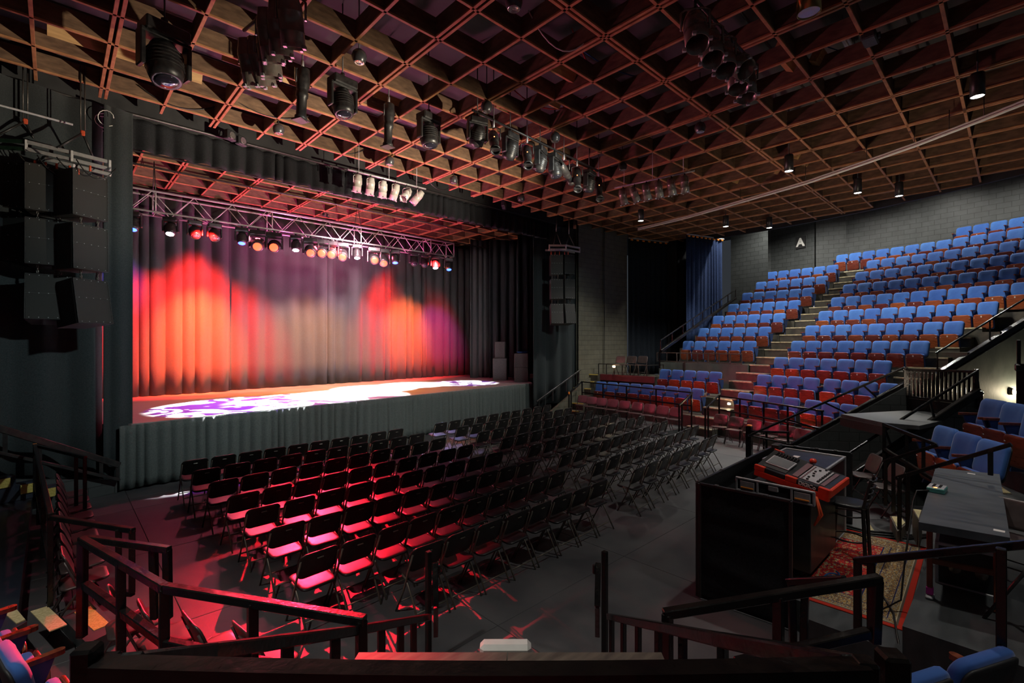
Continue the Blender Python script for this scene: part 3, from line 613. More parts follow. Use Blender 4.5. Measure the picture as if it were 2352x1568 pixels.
HEADS = [(305, 533, 'lamp_blue', 'leftmost blue-lit moving head, at the left curtain edge', 20), (390, 541, 'lamp_cool', 'white-lit moving head, leftmost of the white ones on the truss', 25), (445, 520, 'lens_off', 'unlit moving head on the truss, leftmost of the dark ones', 35), (490, 520, 'lens_off', 'unlit moving head on the truss, second dark one from left', 35),
         (553, 561, 'lamp_blue', 'blue-lit moving head left of the red wash lights', 20), (590, 549, 'lamp_red', 'red-lit moving head with a glowing rim, leftmost of the red ones', 60), (627, 550, 'lamp_red', 'red-lit moving head, second red one from left', 70), (676, 573, 'lamp_cool', 'white-lit moving head between the red pairs and the red four', 20),
         (710, 566, 'lamp_red', 'red-lit moving head, first of the bright red four', 62), (735, 562, 'lamp_red', 'red-lit moving head, second of the bright red four', 72), (757, 566, 'lamp_red', 'red-lit moving head, third of the bright red four', 72), (782, 575, 'lamp_red', 'red-lit moving head, last of the bright red four', 62),
         (816, 588, 'lamp_cool', 'white-lit moving head just right of the bright red four', 20), (855, 578, 'lamp_red', 'red-lit moving head alone, second red one from right', 70), (876, 587, 'lamp_red', 'red-rimmed moving head, rightmost of the red ones', 50), (903, 602, 'lamp_blue', 'blue-lit moving head right of all the red ones', 20),
         (945, 583, 'lens_off', 'unlit small moving head, second dark one from right', 40), (969, 592, 'lens_off', 'unlit moving head, rightmost of the dark ones', 35), (995, 613, 'lamp_cool', 'white-lit moving head, rightmost of the white ones on the truss', 20), (1026, 616, 'lamp_blue', 'rightmost blue-lit moving head, at the truss end', 20)]
for u, v, lens, lb, tilt in HEADS:
    p = at_y(u, v, 16.5); z = max(p.z + 0.52, 6.5)
    moving_head('moving_head', lb, (p.x, 16.36, 6.64), 2.76 if lens != 'lens_off' else PI, tilt, M['black_metal'], M[lens], 'moving heads on the stage truss', 1.5 if lens == 'lamp_red' else 1.15)
# emergency twin lamps on the truss and valance
def twin_lamp(label, loc, rz, s=1.0):
    t = thing('twin_emergency_light', label, 'light', loc, rz, 'twin lamp emergency lights')
    MB().box((0, 0, 0.10 * s), (0.14 * s, 0.08 * s, 0.05 * s), None, 0.01).build('bracket', M['black_metal'], t)
    MB().tube([(0, 0.02, 0.1 * s), (0, 0.25, 0.12 * s), (0, 0.42, 0.10)], 0.012, 5).build('arm', M['black_metal'], t)
    for sx in (-1, 1):
        h = MB().box((sx * 0.16 * s, 0, 0), (0.25 * s, 0.14 * s, 0.22 * s), None, 0.02).build('lamp_housing', M['black'], t)
        m = Matrix.Translation((sx * 0.16 * s, -0.07 * s, 0)) @ Matrix.Rotation(PI / 2, 4, 'X')
        MB().lathe([(0.085 * s, 0.005), (0.075 * s, 0.012), (0.05 * s, -0.005), (0.015 * s, 0.01)], 14, m).build('reflector', M['bulb'], h)
    return t
p = at_y(541, 317, 12.9); twin_lamp('twin emergency light above the valance, nearer one at left', p, 0.55)
p = at_y(1157, 470, 12.9); twin_lamp('twin emergency light above the valance, farther one at right', p, 0.75)
p = at_y(749, 500, 16.3); twin_lamp('twin small lamps clipped on top of the lighting truss', p + V(0, 0, .1), 0.5, 0.55)

# ---------------------------------------------------------------- par cans on bars
def par_can(label, loc, rz, tilt, can, group, s=1.0):
    t = thing('par_can', label, 'stage light', loc, rz, group)
    MB().tube([(0, 0, 0.04), (0, 0, -0.06)], 0.022, 6).build('clamp', M['black_metal'], t)
    MB().tube([(-0.13 * s, 0, -0.26 * s), (-0.13 * s, 0, -0.09 * s), (-0.09 * s, 0, -0.06 * s), (0.09 * s, 0, -0.06 * s), (0.13 * s, 0, -0.09 * s), (0.13 * s, 0, -0.26 * s)], 0.011 * s, 6).build('yoke', can, t)
    m = Matrix.Translation((0, 0, -0.25 * s)) @ Matrix.Rotation(math.radians(tilt), 4, 'X') @ Matrix.Rotation(PI, 4, 'X')
    c = MB().lathe([(0.05 * s, -0.22 * s), (0.075 * s, -0.215 * s), (0.085 * s, -0.16 * s), (0.105 * s, -0.10 * s), (0.108 * s, -0.06 * s), (0.112 * s, -0.055 * s), (0.108 * s, -0.05 * s), (0.108 * s, 0.10 * s), (0.113 * s, 0.105 * s), (0.108 * s, 0.11 * s), (0.108 * s, 0.24 * s), (0.100 * s, 0.24 * s), (0.096 * s, 0.02 * s)], 18, m, False).build('can', can, t)
    MB().lathe([(0.096 * s, 0.02 * s), (0.05 * s, -0.02 * s), (0.001, -0.03 * s)], 18, m, False).build('lamp_glass', M['lens_off'], c)
    mb = MB()
    for q in range(4):
        a = q * PI / 2 + 0.4; mb.box(m @ V(0.118 * s * math.cos(a), 0.118 * s * math.sin(a), 0.235 * s), (0.035 * s, 0.035 * s, 0.03 * s), None, 0.004)
    mb.build('gel_clip', M['galv'], c)
    return t
def bar_of_cans(p, q, n, can, who, cat, rz, tilts, s=1.0, barm=None, drop=True, order='left', names=None):
    p = Vector(p); q = Vector(q)
    b = thing('lamp_bar', 'bar carrying ' + who, 'lighting bar', p)
    MB().tube([p - (q - p) * 0.04, q + (q - p) * 0.04], 0.024, 8).build('pipe', barm or M['galv'], b, True)
    if drop:
        for f in (0.1, 0.5, 0.9):
            w = p.lerp(q, f); MB().tube([w, (w.x, w.y, ZC + 1.12)], 0.008, 6).build('hanger', M['galv'], b, True)
    for i in range(n):
        w = p.lerp(q, (i + 0.5) / n)
        par_can('%s can of %s, counted from the %s' % (ORD[i], who, order), w - V(0, 0, 0.05), rz[i] if isinstance(rz, list) else rz, tilts[i % len(tilts)], can, cat, s)
bar_of_cans(at_z(806, 390, 7.62), at_z(972, 432, 7.62), 6, M['white_can'], 'the six pale cans over the valance', 'six pale cans over the valance', [0.2, 0.3, 0.1, 0.4, 2.0, 0.9], [12, 10, 8, 22, 45, 40], 1.0, M['silver'])
bar_of_cans(at_z(1418, 430, 7.6), at_z(1588, 393, 7.6), 6, M['bronze_can'], 'the row of six brown cans before the seats', 'six brown cans before the seats', [-2.0, -2.2, -2.1, -1.9, -2.0, -1.8], [16, 25, 14, 10, 12, 8], 1.0, M['galv'])
for n, (u, v, rz, ti) in enumerate([(575, 88, -0.9, 20), (598, 84, -0.8, 28), (617, 62, -0.7, 18), (620, 20, -0.7, 24), (642, 5, -0.6, 18), (668, -20, -0.6, 22)]):
    w = at_z(u, v, 7.62); par_can('brown can light of the near left cluster, %s from its lower end' % ORD[n], w, rz, ti, M['bronze_can'], 'brown cans in the near left cluster', 1.4)
tag(MB().tube([at_z(560, 70, 7.68), at_z(690, -40, 7.68)], 0.024, 8).build('lamp_pipe', M['pipe'], None, loc=at_z(620, 20, 7.68)), 'pipe carrying the near left cluster of brown cans', 'pipe')
for n, (u, v, rz, ti) in enumerate([(1597, 5, 2.2, 26), (1630, 42, 2.3, 24), (1660, 70, 2.3, 24), (1680, 88, 2.9, 46), (1692, 112, 2.2, 18), (1712, 132, 2.2, 12)]):
    w = at_z(u, v, 7.62); par_can('brown can light of the near right cluster, %s from its upper end' % ORD[n], w, rz, ti, M['bronze_can'], 'brown cans in the near right cluster', 1.4)
tag(MB().tube([at_z(1580, -20, 7.68), at_z(1735, 150, 7.68)], 0.024, 8).build('lamp_pipe', M['pipe'], None, loc=at_z(1660, 60, 7.68)), 'pipe carrying the near right cluster of brown cans', 'pipe')
# moving lamps hung in the house
HM = 'moving heads hung below the ceiling grid'
for u, v, lb, rz, ti, s in [(378, 48, 'black moving head hung by itself near the left edge of the ceiling', 0.2, -14, 1.9), (787, 172, 'black moving head right of the slim hanging spotlight at left', 0.1, -12, 1.5), (985, 255, 'black moving head left of the spotlight cluster', 0.1, -10, 1.5)]:
    moving_head('moving_head', lb, at_z(u, v, 7.85), rz, ti, M['black_metal'], M['lens_off'], HM, s)
def profile_spot(label, loc, rz, tilt, group, s=1.0, body=None):
    body = body or M['black_metal']
    t = thing('profile_spotlight', label, 'stage light', loc, rz, group)
    MB().tube([(0, 0, 0.08), (0, 0, 1.36)], 0.012, 6).build('hanger', M['pipe'], t)
    MB().tube([(0, 0, 0.08), (0, 0, -0.08 * s)], 0.025, 6).build('clamp', M['galv'], t)
    MB().tube([(-0.12 * s, 0, -0.30 * s), (-0.12 * s, 0, -0.10 * s), (0, 0, -0.07 * s), (0.12 * s, 0, -0.10 * s), (0.12 * s, 0, -0.30 * s)], 0.012 * s, 6).build('yoke', body, t)
    m = Matrix.Translation((0, 0, -0.30 * s)) @ Matrix.Rotation(math.radians(tilt), 4, 'X') @ Matrix.Rotation(PI, 4, 'X')
    h = MB().lathe([(0.05 * s, -0.26 * s), (0.09 * s, -0.24 * s), (0.10 * s, -0.05 * s), (0.085 * s, 0.06 * s), (0.075 * s, 0.09 * s), (0.088 * s, 0.11 * s), (0.088 * s, 0.17 * s), (0.072 * s, 0.19 * s), (0.072 * s, 0.44 * s), (0.09 * s, 0.46 * s), (0.092 * s, 0.52 * s), (0.07 * s, 0.52 * s), (0.065 * s, 0.40 * s)], 16, m, False).build('barrel', body, t)
    MB().lathe([(0.065 * s, 0.46 * s), (0.03 * s, 0.475 * s), (0.001, 0.48 * s)], 12, m, False).build('lens', M['lens_off'], h)
    MB().box(m @ V(0, -0.085 * s, 0.10 * s), (0.02, 0.02, 0.02)).build('indicator', M['led_orange'], h)
    MB().box(m @ V(0, 0, 0.515 * s), (0.19 * s, 0.19 * s, 0.02), m.to_3x3().to_4x4() if False else None, 0.004).build('frame_holder', body, h)
    return t
PS = 'profile spotlights hung below the ceiling grid'
profile_spot('slim black spotlight hanging straight down, left of a moving head', at_z(695, 150, 7.85), 0.4, 4, PS, 1.15)
profile_spot('slim black spotlight hanging straight down, in the middle of the ceiling', at_z(893, 232, 7.85), 0.3, 3, PS, 1.1)
w0, w1 = at_z(1085, 252, 7.72), at_z(1375, 392, 7.72)
tag(MB().tube([w0, w1], 0.026, 8).build('lamp_pipe', M['black_metal'], None, loc=w0), 'black pipe carrying the dense black spotlight cluster', 'pipe')
CL = 'black spotlights of the dense cluster'
for n, (f, rz, ti, kind) in enumerate([(0.03, -0.3, 30, 'm'), (0.13, 2.5, 48, 'p'), (0.24, 0.1, 25, 'm'), (0.36, 2.4, 46, 'p'), (0.46, 0.4, 20, 'm'), (0.58, 0.3, -14, 'm'), (0.66, -1.2, 80, 'g'), (0.78, 2.3, 40, 'p'), (0.90, 0.2, 10, 'm'), (1.0, 2.3, 38, 'p')]):
    w = w0.lerp(w1, f) - V(0, 0, 0.06)
    lb = '%s lamp along the black cluster pipe, counted from its near end' % ORD[n]
    if kind == 'm': moving_head('moving_head', 'moving head, ' + lb, w, rz, ti, M['black_metal'], M['lens_off'], CL, 1.25)
    else: profile_spot('spotlight, ' + lb, w, rz, ti, CL, 1.15, M['pipe'] if kind == 'g' else None)
# projector-like box and fittings in the grid
t = thing('camera_box', 'small boxy device fixed in the ceiling bay near the bright right downlight', 'device', at_z(1998, 88, 8.0))
MB().box((0, 0, 0), (0.34, 0.2, 0.13), None, 0.02).build('body', M['cabinet'], t); MB().tube([(0, -0.1, 0), (0, -0.14, 0)], 0.05, 12).build('lens', M['lens_off'], t)

# ---------------------------------------------------------------- house lamps
def ball_light(label, loc):
    t = thing('ball_downlight', label, 'light', loc, 0, 'grey ball downlights in the grid')
    MB().tube([(0, 0, 0.10), (0, 0, 1.24)], 0.01, 6).build('stem', M['black_metal'], t)
    MB().lathe([(0.001, 0.125), (0.06, 0.112), (0.105, 0.07), (0.125, 0.0), (0.105, -0.07), (0.085, -0.095)], 18, None, False).build('shell', M['ball'], t)
    MB().lathe([(0.088, -0.098), (0.080, -0.104), (0.055, -0.085), (0.02, -0.09), (0.001, -0.09)], 16, None, False).build('lamp', M['bulb'], t)
for u, v, lb in [(640, 297, 'near the left end of the valance'), (825, 130, 'above the left moving heads'), (895, 370, 'over the pale cans'), (1042, 413, 'right of the pale cans'), (1197, 455, 'nearest the right end of the valance'), (1118, 245, 'at the near end of the black cluster'), (1275, 315, 'behind the middle of the black cluster'), (1430, 382, 'left of the row of brown cans'), (1608, 293, 'alone below the near right cans'), (1180, 5, 'at the top middle edge')]:
    ball_light('dark grey ball downlight ' + lb, at_z(u, v, 7.88))
def can_down(label, loc, m, lit=True, s=1.0):
    t = thing('cylinder_downlight', label, 'light', loc, 0, 'cylinder downlights')
    MB().tube([(0, 0, 0.42 * s), (0, 0, 2.4 if loc[0] > 17 else 1.62)], 0.012, 6).build('stem', M['black_metal'], t)
    MB().lathe([(0.02, 0.42 * s), (0.095 * s, 0.42 * s), (0.105 * s, 0.40 * s), (0.105 * s, 0.0), (0.098 * s, 0.0), (0.092 * s, 0.03)], 20, None, False).build('cylinder', m, t)
    MB().lathe([(0.094 * s, 0.012), (0.05 * s, 0.010), (0.001, 0.010)], 20, None, False).build('lamp', M['lamp_white'] if lit else M['bulb'], t)
for u, v, lb in [(1812, 393, 'lit black cylinder downlight in the middle of the right ceiling'), (2245, 222, 'brightest lit cylinder downlight, above the curved pipe at far right'), (1970, 443, 'lit cylinder downlight below the curved pipe, left of a brighter one'), (2065, 450, 'lit cylinder downlight below the curved pipe, nearest the right rear wall'), (1472, 507, 'lit warm cylinder downlight at the far end of the curved pipe'), (1667, 520, 'lit cylinder downlight above the dark blue curtain'), (1767, 523, 'lit cylinder downlight above the letter sign')]:
    can_down(lb, at_z(u, v, 7.5), M['black_metal'])
can_down('unlit brass coloured cylinder downlight at the top right edge', at_z(1858, 30, 7.45), M['gold_can'], False, 1.35)
# curved curtain track
pts = [at_z(u, v, 7.62) for u, v in [(1466, 524), (1580, 496), (1700, 461), (1850, 417), (1990, 369), (2100, 330), (2180, 299), (2260, 268), (2352, 231), (2460, 190)]]
t = thing('curved_track', 'long curved pale curtain track hung under the right ceiling', 'track', pts[3])
mb = MB()
for i in range(len(pts) - 1): mb.bar(pts[i], pts[i + 1], 0.055, 0.045, 0.008, 0.01); 
for i in range(len(pts) - 1): mb.bar(pts[i] - V(0, 0, 0.055), pts[i + 1] - V(0, 0, 0.055), 0.075, 0.04, 0.008, 0.01)
mb.build('rail', M['grey_steel'], t, True)
for i in range(1, len(pts) - 1):
    MB().tube([pts[i], pts[i] + V(0.03, 0, 0.45)], 0.008, 5).build('hanger_chain', M['chain'], t, True)

# ---------------------------------------------------------------- hanging loudspeakers
def speaker(name, label, loc, rz, group, tilt=0.0, w=0.62, h=0.83, d=0.55):
    t = thing(name, label, 'loudspeaker', loc, rz, group); t.rotation_euler = (tilt, 0, rz)
    mb = MB(); mb.prism([(-w * .40, d), (w * .40, d), (w / 2, 0.02), (w / 2, 0), (-w / 2, 0), (-w / 2, 0.02)], -h, 0)
    mb.build('cabinet', M['cabinet'], t)
    g = MB().box((0, -0.012, -h / 2), (w - 0.02, 0.028, h - 0.02), None, 0.006).build('grille', M['grille'], t)
    mb = MB()
    for sx in (-1, 1): mb.box((sx * (w / 2 - .006), -0.022, -h / 2), (0.012, 0.02, h), None, 0.003)
    for z in (-0.006, -h + 0.006): mb.box((0, -0.022, z), (w, 0.02, 0.012), None, 0.003)
    mb.box((0, -0.028, -h * 0.43), (w - .02, 0.008, 0.008))
    mb.build('grille_frame', M['cabinet'], g)
    mb = MB()
    for sx in (-.4, -.2, 0, .2, .4):
        for z in (-0.03, -h * .43, -h + .03): mb.box((sx * w, -0.032, z), (0.012, 0.008, 0.012))
    mb.build('screw', M['galv'], g)
    return t
def link(label, p, q, group, m=None):
    p = Vector(p); q = Vector(q); t = thing('chain_link', label, 'rigging', p, 0, group); n = 3
    for i in range(n):
        c = p.lerp(q, (i + .5) / n); r = (q - p).length / n * 0.62; ax = i % 2
        MB().tube([c + V((1 - ax) * 0.4 * r * math.cos(a) , ax * 0.4 * r * math.cos(a), r * math.sin(a)) for a in [k * PI / 5 for k in range(10)]], 0.012, 5, True).build('ring', m or M['chain'], t, True)
cols = {'first': (112, 381, 8.75, 0.02, 3), 'second': (206, 398, 8.95, 0.66, 3), 'zeroth': (22, 372, 8.75, -0.45, 2)}
GS = 'hanging loudspeakers left of the stage'
for key, where, (u, v, tt, rz, n) in (('a', 'middle', cols['first']), ('b', 'right', cols['second']), ('c', 'left', cols['zeroth'])):
    p = at_t(u, v, tt); ang = -0.05 + rz
    for k in range(n):
        tilt = [0.0, 0.02, 0.16][k]
        q = p - V(0, 0, k * 0.975 + (0.03 if k == 2 else 0))
        speaker('hanging_loudspeaker', 'black loudspeaker in the left hanging rig, %s column, %s' % (where, ['top one', 'middle one' if n == 3 else 'lower one', 'bottom one'][k]), q, ang, GS, -tilt)
        if k < n - 1:
            for sx in (-.15, .15):
                c = q + V(sx * math.cos(ang), sx * math.sin(ang) + 0.12, -0.83); link('chain link below the %s loudspeaker, %s column, %s side, left rig' % (['top', 'middle'][k], where, 'left' if sx < 0 else 'right'), c, c - V(0, 0, 0.145), 'links between the left hanging loudspeakers')
fr = [at_t(-60, 318, 8.6), at_t(60, 325, 8.7), at_t(165, 350, 8.85), at_t(252, 372, 9.05)]
t = thing('speaker_frame', 'silver beam frame above the left hanging loudspeakers', 'rigging frame', fr[1])
for i in range(3):
    for dz in (0, -0.13): MB().bar(fr[i] + V(0, 0, dz), fr[i + 1] + V(0, 0, dz), 0.05, 0.065, 0.006).build('beam', M['rig_green'] if i == 0 else M['silver'], t, True)
for f in fr: MB().box(f - V(0, 0, 0.065), (0.04, 0.07, 0.20), None, 0.006).build('end_plate', M['silver'], t, True)
for i in range(3):
    MB().bar(fr[i] + V(0.1, 0.5, -0.1), fr[i + 1] + V(0.05, 0.5, -0.1), 0.05, 0.065, 0.006).build('beam', M['silver'], t, True)
for n, (u, v, tt) in enumerate([(58, 278, 8.85), (190, 305, 9.1)]):
    a = at_t(u, v, tt); t = thing('chain_bridle', 'hoist chain and black sling above the left speaker frame, %s one' % ['left', 'right'][n], 'rigging', a, 0, 'hoist chains of the left rig')
    for dx in (-0.03, 0.03): MB().tube([a + V(dx, 0, 0.05), (a.x + dx, a.y, ZC + 0.3)], 0.012, 6).build('chain', M['chain'], t, True)
    MB().box(a, (0.07, 0.05, 0.10), None, 0.015).build('shackle', M['strap_red'], t, True)
    b0 = fr[0].lerp(fr[1], .95) if n == 0 else fr[1].lerp(fr[2], .8); 
    for dx, dy in ((-0.36, 0.0), (0.18, 0.35)):
        MB().tube([a, V(a.x + dx, a.y + dy - .1, b0.z + 0.03)], 0.022, 6).build('sling', M['cable'], t, True)
for n, (u, v) in enumerate([(80, 368), (105, 372), (130, 375), (160, 380), (180, 388), (207, 380)]):
    a = at_t(u, v, 8.75); tag(MB().tube([a, a - V(0, 0, 0.10)], 0.02, 6).build('red_hook', M['strap_red'], None, loc=a), 'red hook under the left speaker frame, %s from left' % ORD[n], 'hook', 'red hooks under the left speaker frame')
for n in range(4):
    a = at_t(40 + n * 45, 350 + n * 5, 8.6); cable_loop('rig_cable', arc(a, a + V(0.55, 0.05, -0.02), 0.22 + 0.05 * (n % 2)), 0.010, M['cable'], 'black cable looping under the left speaker frame, %s from left' % ORD[n], 'cables under the left speaker frame')
# right rig
GR = 'hanging loudspeakers right of the stage'
for where, u, tt, rz in (('left', 1279, 19.2, -0.62), ('right', 1308, 19.5, -0.28)):
    for k, vtop in enumerate((584, 640, 697)):
        p = at_t(u, vtop, tt)
        speaker('hanging_loudspeaker', 'black loudspeaker in the right hanging rig, %s column, %s' % (where, ['top one', 'middle one', 'bottom one'][k]), p, rz, GR, -[0, .03, .14][k], 0.50 if where == 'left' else .50, 0.80, 0.5)
        if k < 2:
            for sx in (-.12, .12):
                c = p + V(sx * math.cos(rz), sx * math.sin(rz) + .1, -0.80); link('chain link below the %s loudspeaker, %s column, %s side, right rig' % (['top', 'middle'][k], where, 'left' if sx < 0 else 'right'), c, c - V(0, 0, 0.16), 'links between the right hanging loudspeakers')
fr = [at_t(1262, 563, 19.1), at_t(1300, 563, 19.1), at_t(1331, 569, 19.7)]
t = thing('speaker_frame', 'silver beam frame above the right hanging loudspeakers', 'rigging frame', fr[0])
for i in range(2):
    for dz in (0, -0.16): MB().bar(fr[i] + V(0, 0, dz), fr[i + 1] + V(0, 0, dz), 0.05, 0.07, 0.006).build('beam', M['silver'], t, True)
    MB().bar(fr[i] + V(.3, .5, -.08), fr[i + 1] + V(.3, .5, -.08), 0.05, 0.07, 0.006).build('beam', M['silver'], t, True)
for f in fr: MB().box(f - V(0, 0, 0.08), (0.04, 0.06, 0.24), None, 0.006).build('end_plate', M['silver'], t, True)
for n, u in enumerate((1278, 1307)):
    a = at_t(u, 532 + n * 5, 19.3); t = thing('chain_bridle', 'hoist chain and slings above the right speaker frame, %s one' % ['left', 'right'][n], 'rigging', a, 0, 'hoist chains of the right rig')
    MB().tube([a, (a.x, a.y, ZC + 0.2)], 0.022, 6).build('chain', M['chain'], t, True)
    for dx in (-.28, 0.2): MB().tube([a, (a.x + dx, a.y - .1, fr[0].z + 0.04)], 0.02, 6).build('sling', M['chain'], t, True)
for n, u in enumerate((1266, 1275, 1285, 1297, 1305)):
    a = at_t(u, 577, 19.1); tag(MB().tube([a, a - V(0, 0, 0.12)], 0.018, 6).build('red_hook', M['strap_red'], None, loc=a), 'red hook under the right speaker frame, %s from left' % ORD[n], 'hook', 'red hooks under the right speaker frame')
# loudspeakers standing on the stage
def floor_speaker(label, loc, rz, w, h, d, ports):
    t = thing('stage_loudspeaker', label, 'loudspeaker', loc, rz, 'loudspeakers stacked at stage right')
    MB().box((0, 0, h / 2), (w, d, h), None, 0.015).build('cabinet', M['cabinet'], t)
    MB().box((0, -d / 2 - 0.008, h / 2), (w - 0.05, 0.02, h - 0.05), None, 0.008).build('grille', M['grille'], t)
    for x, z in ports:
        MB().box((w / 2 + 0.006, x, z), (0.02, 0.16, 0.12), None, 0.006).build('handle', M['galv'], t)
    return t
pA = at_z(1156, 872, ZS)
floor_speaker('tall black loudspeaker cabinet standing on the stage, under a smaller one', (pA.x, pA.y + .2, ZS), 0.75, 0.62, 0.98, 0.62, [])
floor_speaker('smaller loudspeaker on top of the tall stage cabinet', (pA.x, pA.y + .2, ZS + 0.98), 0.75, 0.46, 0.74, 0.46, [(-.05, .3)])
pB = at_z(1200, 875, ZS)
floor_speaker('lower black bass cabinet at the right end of the stage', (pB.x + .02, pB.y + .05, ZS), 0.7, 0.74, 0.62, 0.6, [])
floor_speaker('upper black bass cabinet with coiled cables on top, right end of stage', (pB.x + .02, pB.y + .05, ZS + 0.62), 0.7, 0.74, 0.60, 0.6, [])
cable_loop('coiled_cable', [(pB.x + 0.2 * math.cos(a) * (1 + .04 * a), pB.y + 0.16 * math.sin(a), ZS + 1.235 + 0.003 * a) for a in [i * .45 for i in range(44)]], 0.011, M['blue_cable'], 'cable coiled on top of the bass cabinets')
# ---------------------------------------------------------------- folding chairs
def make_folding_chair(back_m, seat_m, tube_m, name='folding_chair'):
    t = thing(name, 'x', 'chair')
    tl = Matrix.Translation((0, 0.060, 0.665)) @ Matrix.Rotation(math.radians(20), 4, 'X')
    b = MB().pad(0.455, 0.315, 0.026, 0.085, tl, 0.45, 6, 0.4).build('backrest', back_m, t)
    MB().box((0, -0.020, 0.085), (0.075, 0.016, 0.016), tl, 0.006).build('handle_slot', tube_m, b)
    sm = Matrix.Translation((0, 0.205, 0.447)) @ Matrix.Rotation(math.radians(86), 4, 'X') @ Matrix.Rotation(PI, 4, 'Y')
    MB().pad(0.405, 0.415, 0.030, 0.075, Matrix.Translation((0, 0.205, 0.447)) @ Matrix.Rotation(math.radians(94), 4, 'X'), 0.0, 6, 0.3).build('seat', seat_m, t)
    for sx in (-1, 1):
        MB().tube([(sx * 0.222, 0.365, 0.0), (sx * 0.222, 0.20, 0.30), (sx * 0.222, 0.115, 0.52), (sx * 0.212, 0.03, 0.745)], 0.0115, 8).build('front_leg', tube_m, t)
        MB().tube([(sx * 0.205, -0.095, 0.0), (sx * 0.205, 0.06, 0.27), (sx * 0.208, 0.175, 0.435), (sx * 0.208, 0.26, 0.455)], 0.0110, 8).build('rear_leg', tube_m, t)
    MB().tube([(-0.222, 0.288, 0.14), (0.222, 0.288, 0.14)], 0.008, 6).build('stretcher', tube_m, t)
    MB().tube([(-0.205, -0.030, 0.115), (0.205, -0.030, 0.115)], 0.008, 6).build('stretcher', tube_m, t)
    return t
PL = [
[(450,1054.6),(516.6,1045),(578,1036),(634,1028),(687.5,1020),(737,1012),(784,1005),(829,998.5),(872,991),(912.5,985)],
[(477,1077),(548.5,1063),(612,1052.5),(671,1043),(726,1033),(779,1026),(826.5,1018),(876.5,1010.5),(920,1003.5),(961.5,995)],
[(519,1101),(589,1087),(656,1074),(718,1063),(775.5,1052.5),(829,1043),(878,1032),(927,1023),(970,1015),(1011,1006)],
[(565,1132),(641.6,1115),(712,1100),(773,1086),(831,1072),(887,1060),(940,1050),(988,1040),(1033,1031),(1074,1022)],
[(608,1163.5),(694,1143),(766.6,1124),(832,1109),(893,1094),(950,1081),(1003,1070),(1052,1059),(1100,1049),(1142,1039)],
[(666,1205),(753,1183),(831,1156),(895,1138),(959,1121),(1020,1106),(1076,1093),(1128,1082),(1172,1071),(1215,1061)],
[(739,1264),(831,1237),(911,1205),(976,1183),(1040.5,1161),(1100,1141),(1152,1124),(1202,1110),(1247,1095),(1289,1084)],
[(988.5,1249),(1064,1220),(1132,1198),(1196.5,1176),(1249.6,1155),(1298,1136),(1342.6,1120),(1382,1104)]]
PR = [
[(1016,969.5),(1048,964),(1080,959),(1109,954.5),(1137,950),(1163.5,945),(1188,941.7),(1213,937),(1237,933),(1259.5,929)],
[(1065,978),(1099,972),(1130,967),(1159,962),(1188,958),(1213,953),(1237,949),(1262,945),(1286,939.5),(1308,936)],
[(1115,989),(1148,983),(1180,977),(1207,971),(1235,966.5),(1263,961),(1288,955.7),(1312,951.5),(1334,946.5),(1357,943)],
[(1171,1003.5),(1203,995),(1237,988.5),(1266.5,981),(1295,975),(1322,968.5),(1347,964),(1371,958.5),(1392.5,953),(1415,949)],
[(1234.5,1018.5),(1269.5,1010),(1301,1000.7),(1330,994),(1357.5,986),(1383,979.5),(1407,972.7),(1430,966),(1454,960),(1476,954)],
[(1306,1039.5),(1340,1029),(1370,1018),(1397,1007.5),(1422,1000),(1444.5,992.7),(1467,986),(1489,979),(1510,971),(1531,966)],
[(1385,1058.6),(1417,1045),(1446.6,1033),(1474,1022),(1500,1012),(1523,1005),(1544,998),(1566,990.5),(1583,983),(1602,977)],
[(1473,1073),(1504,1059.6),(1533.8,1046),(1559,1035),(1582.6,1026.7),(1604,1017),(1624,1007.5),(1642,999)]]
pchair = make_folding_chair(M['plastic'], M['seat_black'], M['tube'])
first = [pchair]
def put(proto, first, loc, rz, label, group):
    if first:
        o = first.pop(); o.location = loc; o.rotation_euler = (0, 0, rz); o['label'] = label; o['group'] = group; return o
    return dup(proto, loc, rz, label, group)
for side, rows in (('left', PL), ('right', PR)):
    for r, row in enumerate(rows):
        pts = [at_z(u, v, 0.812) for u, v in row]; n = len(pts)
        # even out the row: straight line fit with even spacing blended with what was measured
        mx = sum(p.x for p in pts) / n; my = sum(p.y for p in pts) / n; mi = (n - 1) / 2; den = sum((i - mi) ** 2 for i in range(n))
        dx = sum((i - mi) * p.x for i, p in enumerate(pts)) / den; dy = sum((i - mi) * p.y for i, p in enumerate(pts)) / den
        for i, p in enumerate(pts):
            x = 0.65 * p.x + 0.35 * (mx + dx * (i - mi)); y = 0.5 * p.y + 0.5 * (my + dy * (i - mi))
            rz = math.atan2(dy, dx) + R.uniform(-0.025, 0.025)
            if side == 'left': k, e = n - 1 - i, 'aisle'
            else: k, e = i, 'aisle'
            lb = 'black folding chair, %s row from the stage, %s seat from the aisle, %s side' % (ORD[r], ORD[k], side)
            put(pchair, first, (x, y, 0), rz, lb, 'black folding chairs in rows on the pit floor')
schair = make_folding_chair(M['steel_chair'], M['steel_chair'], M['steel_chair'], 'steel_folding_chair')
sfirst = [schair]
def face(fx, fy): return math.atan2(-fx, fy)
row = [(1341, 907), (1361, 910), (1384, 913), (1410, 916), (1437, 919.5), (1467, 923), (1495, 927), (1525, 931), (1556, 935)]
for i, (u, v) in enumerate(row):
    p = at_z(u, v, 0.945); f = V(CX0, CY0, 0) - p
    put(schair, sfirst, (p.x, p.y, 0.13), face(f.x, f.y - 0.8), 'brown steel folding chair before the first blue row, %s from the left' % ORD[i], 'steel folding chairs left of the aisle stairs')
row = [(1659, 951), (1694, 957), (1736, 963), (1775, 969), (1812, 977), (1848, 985)]
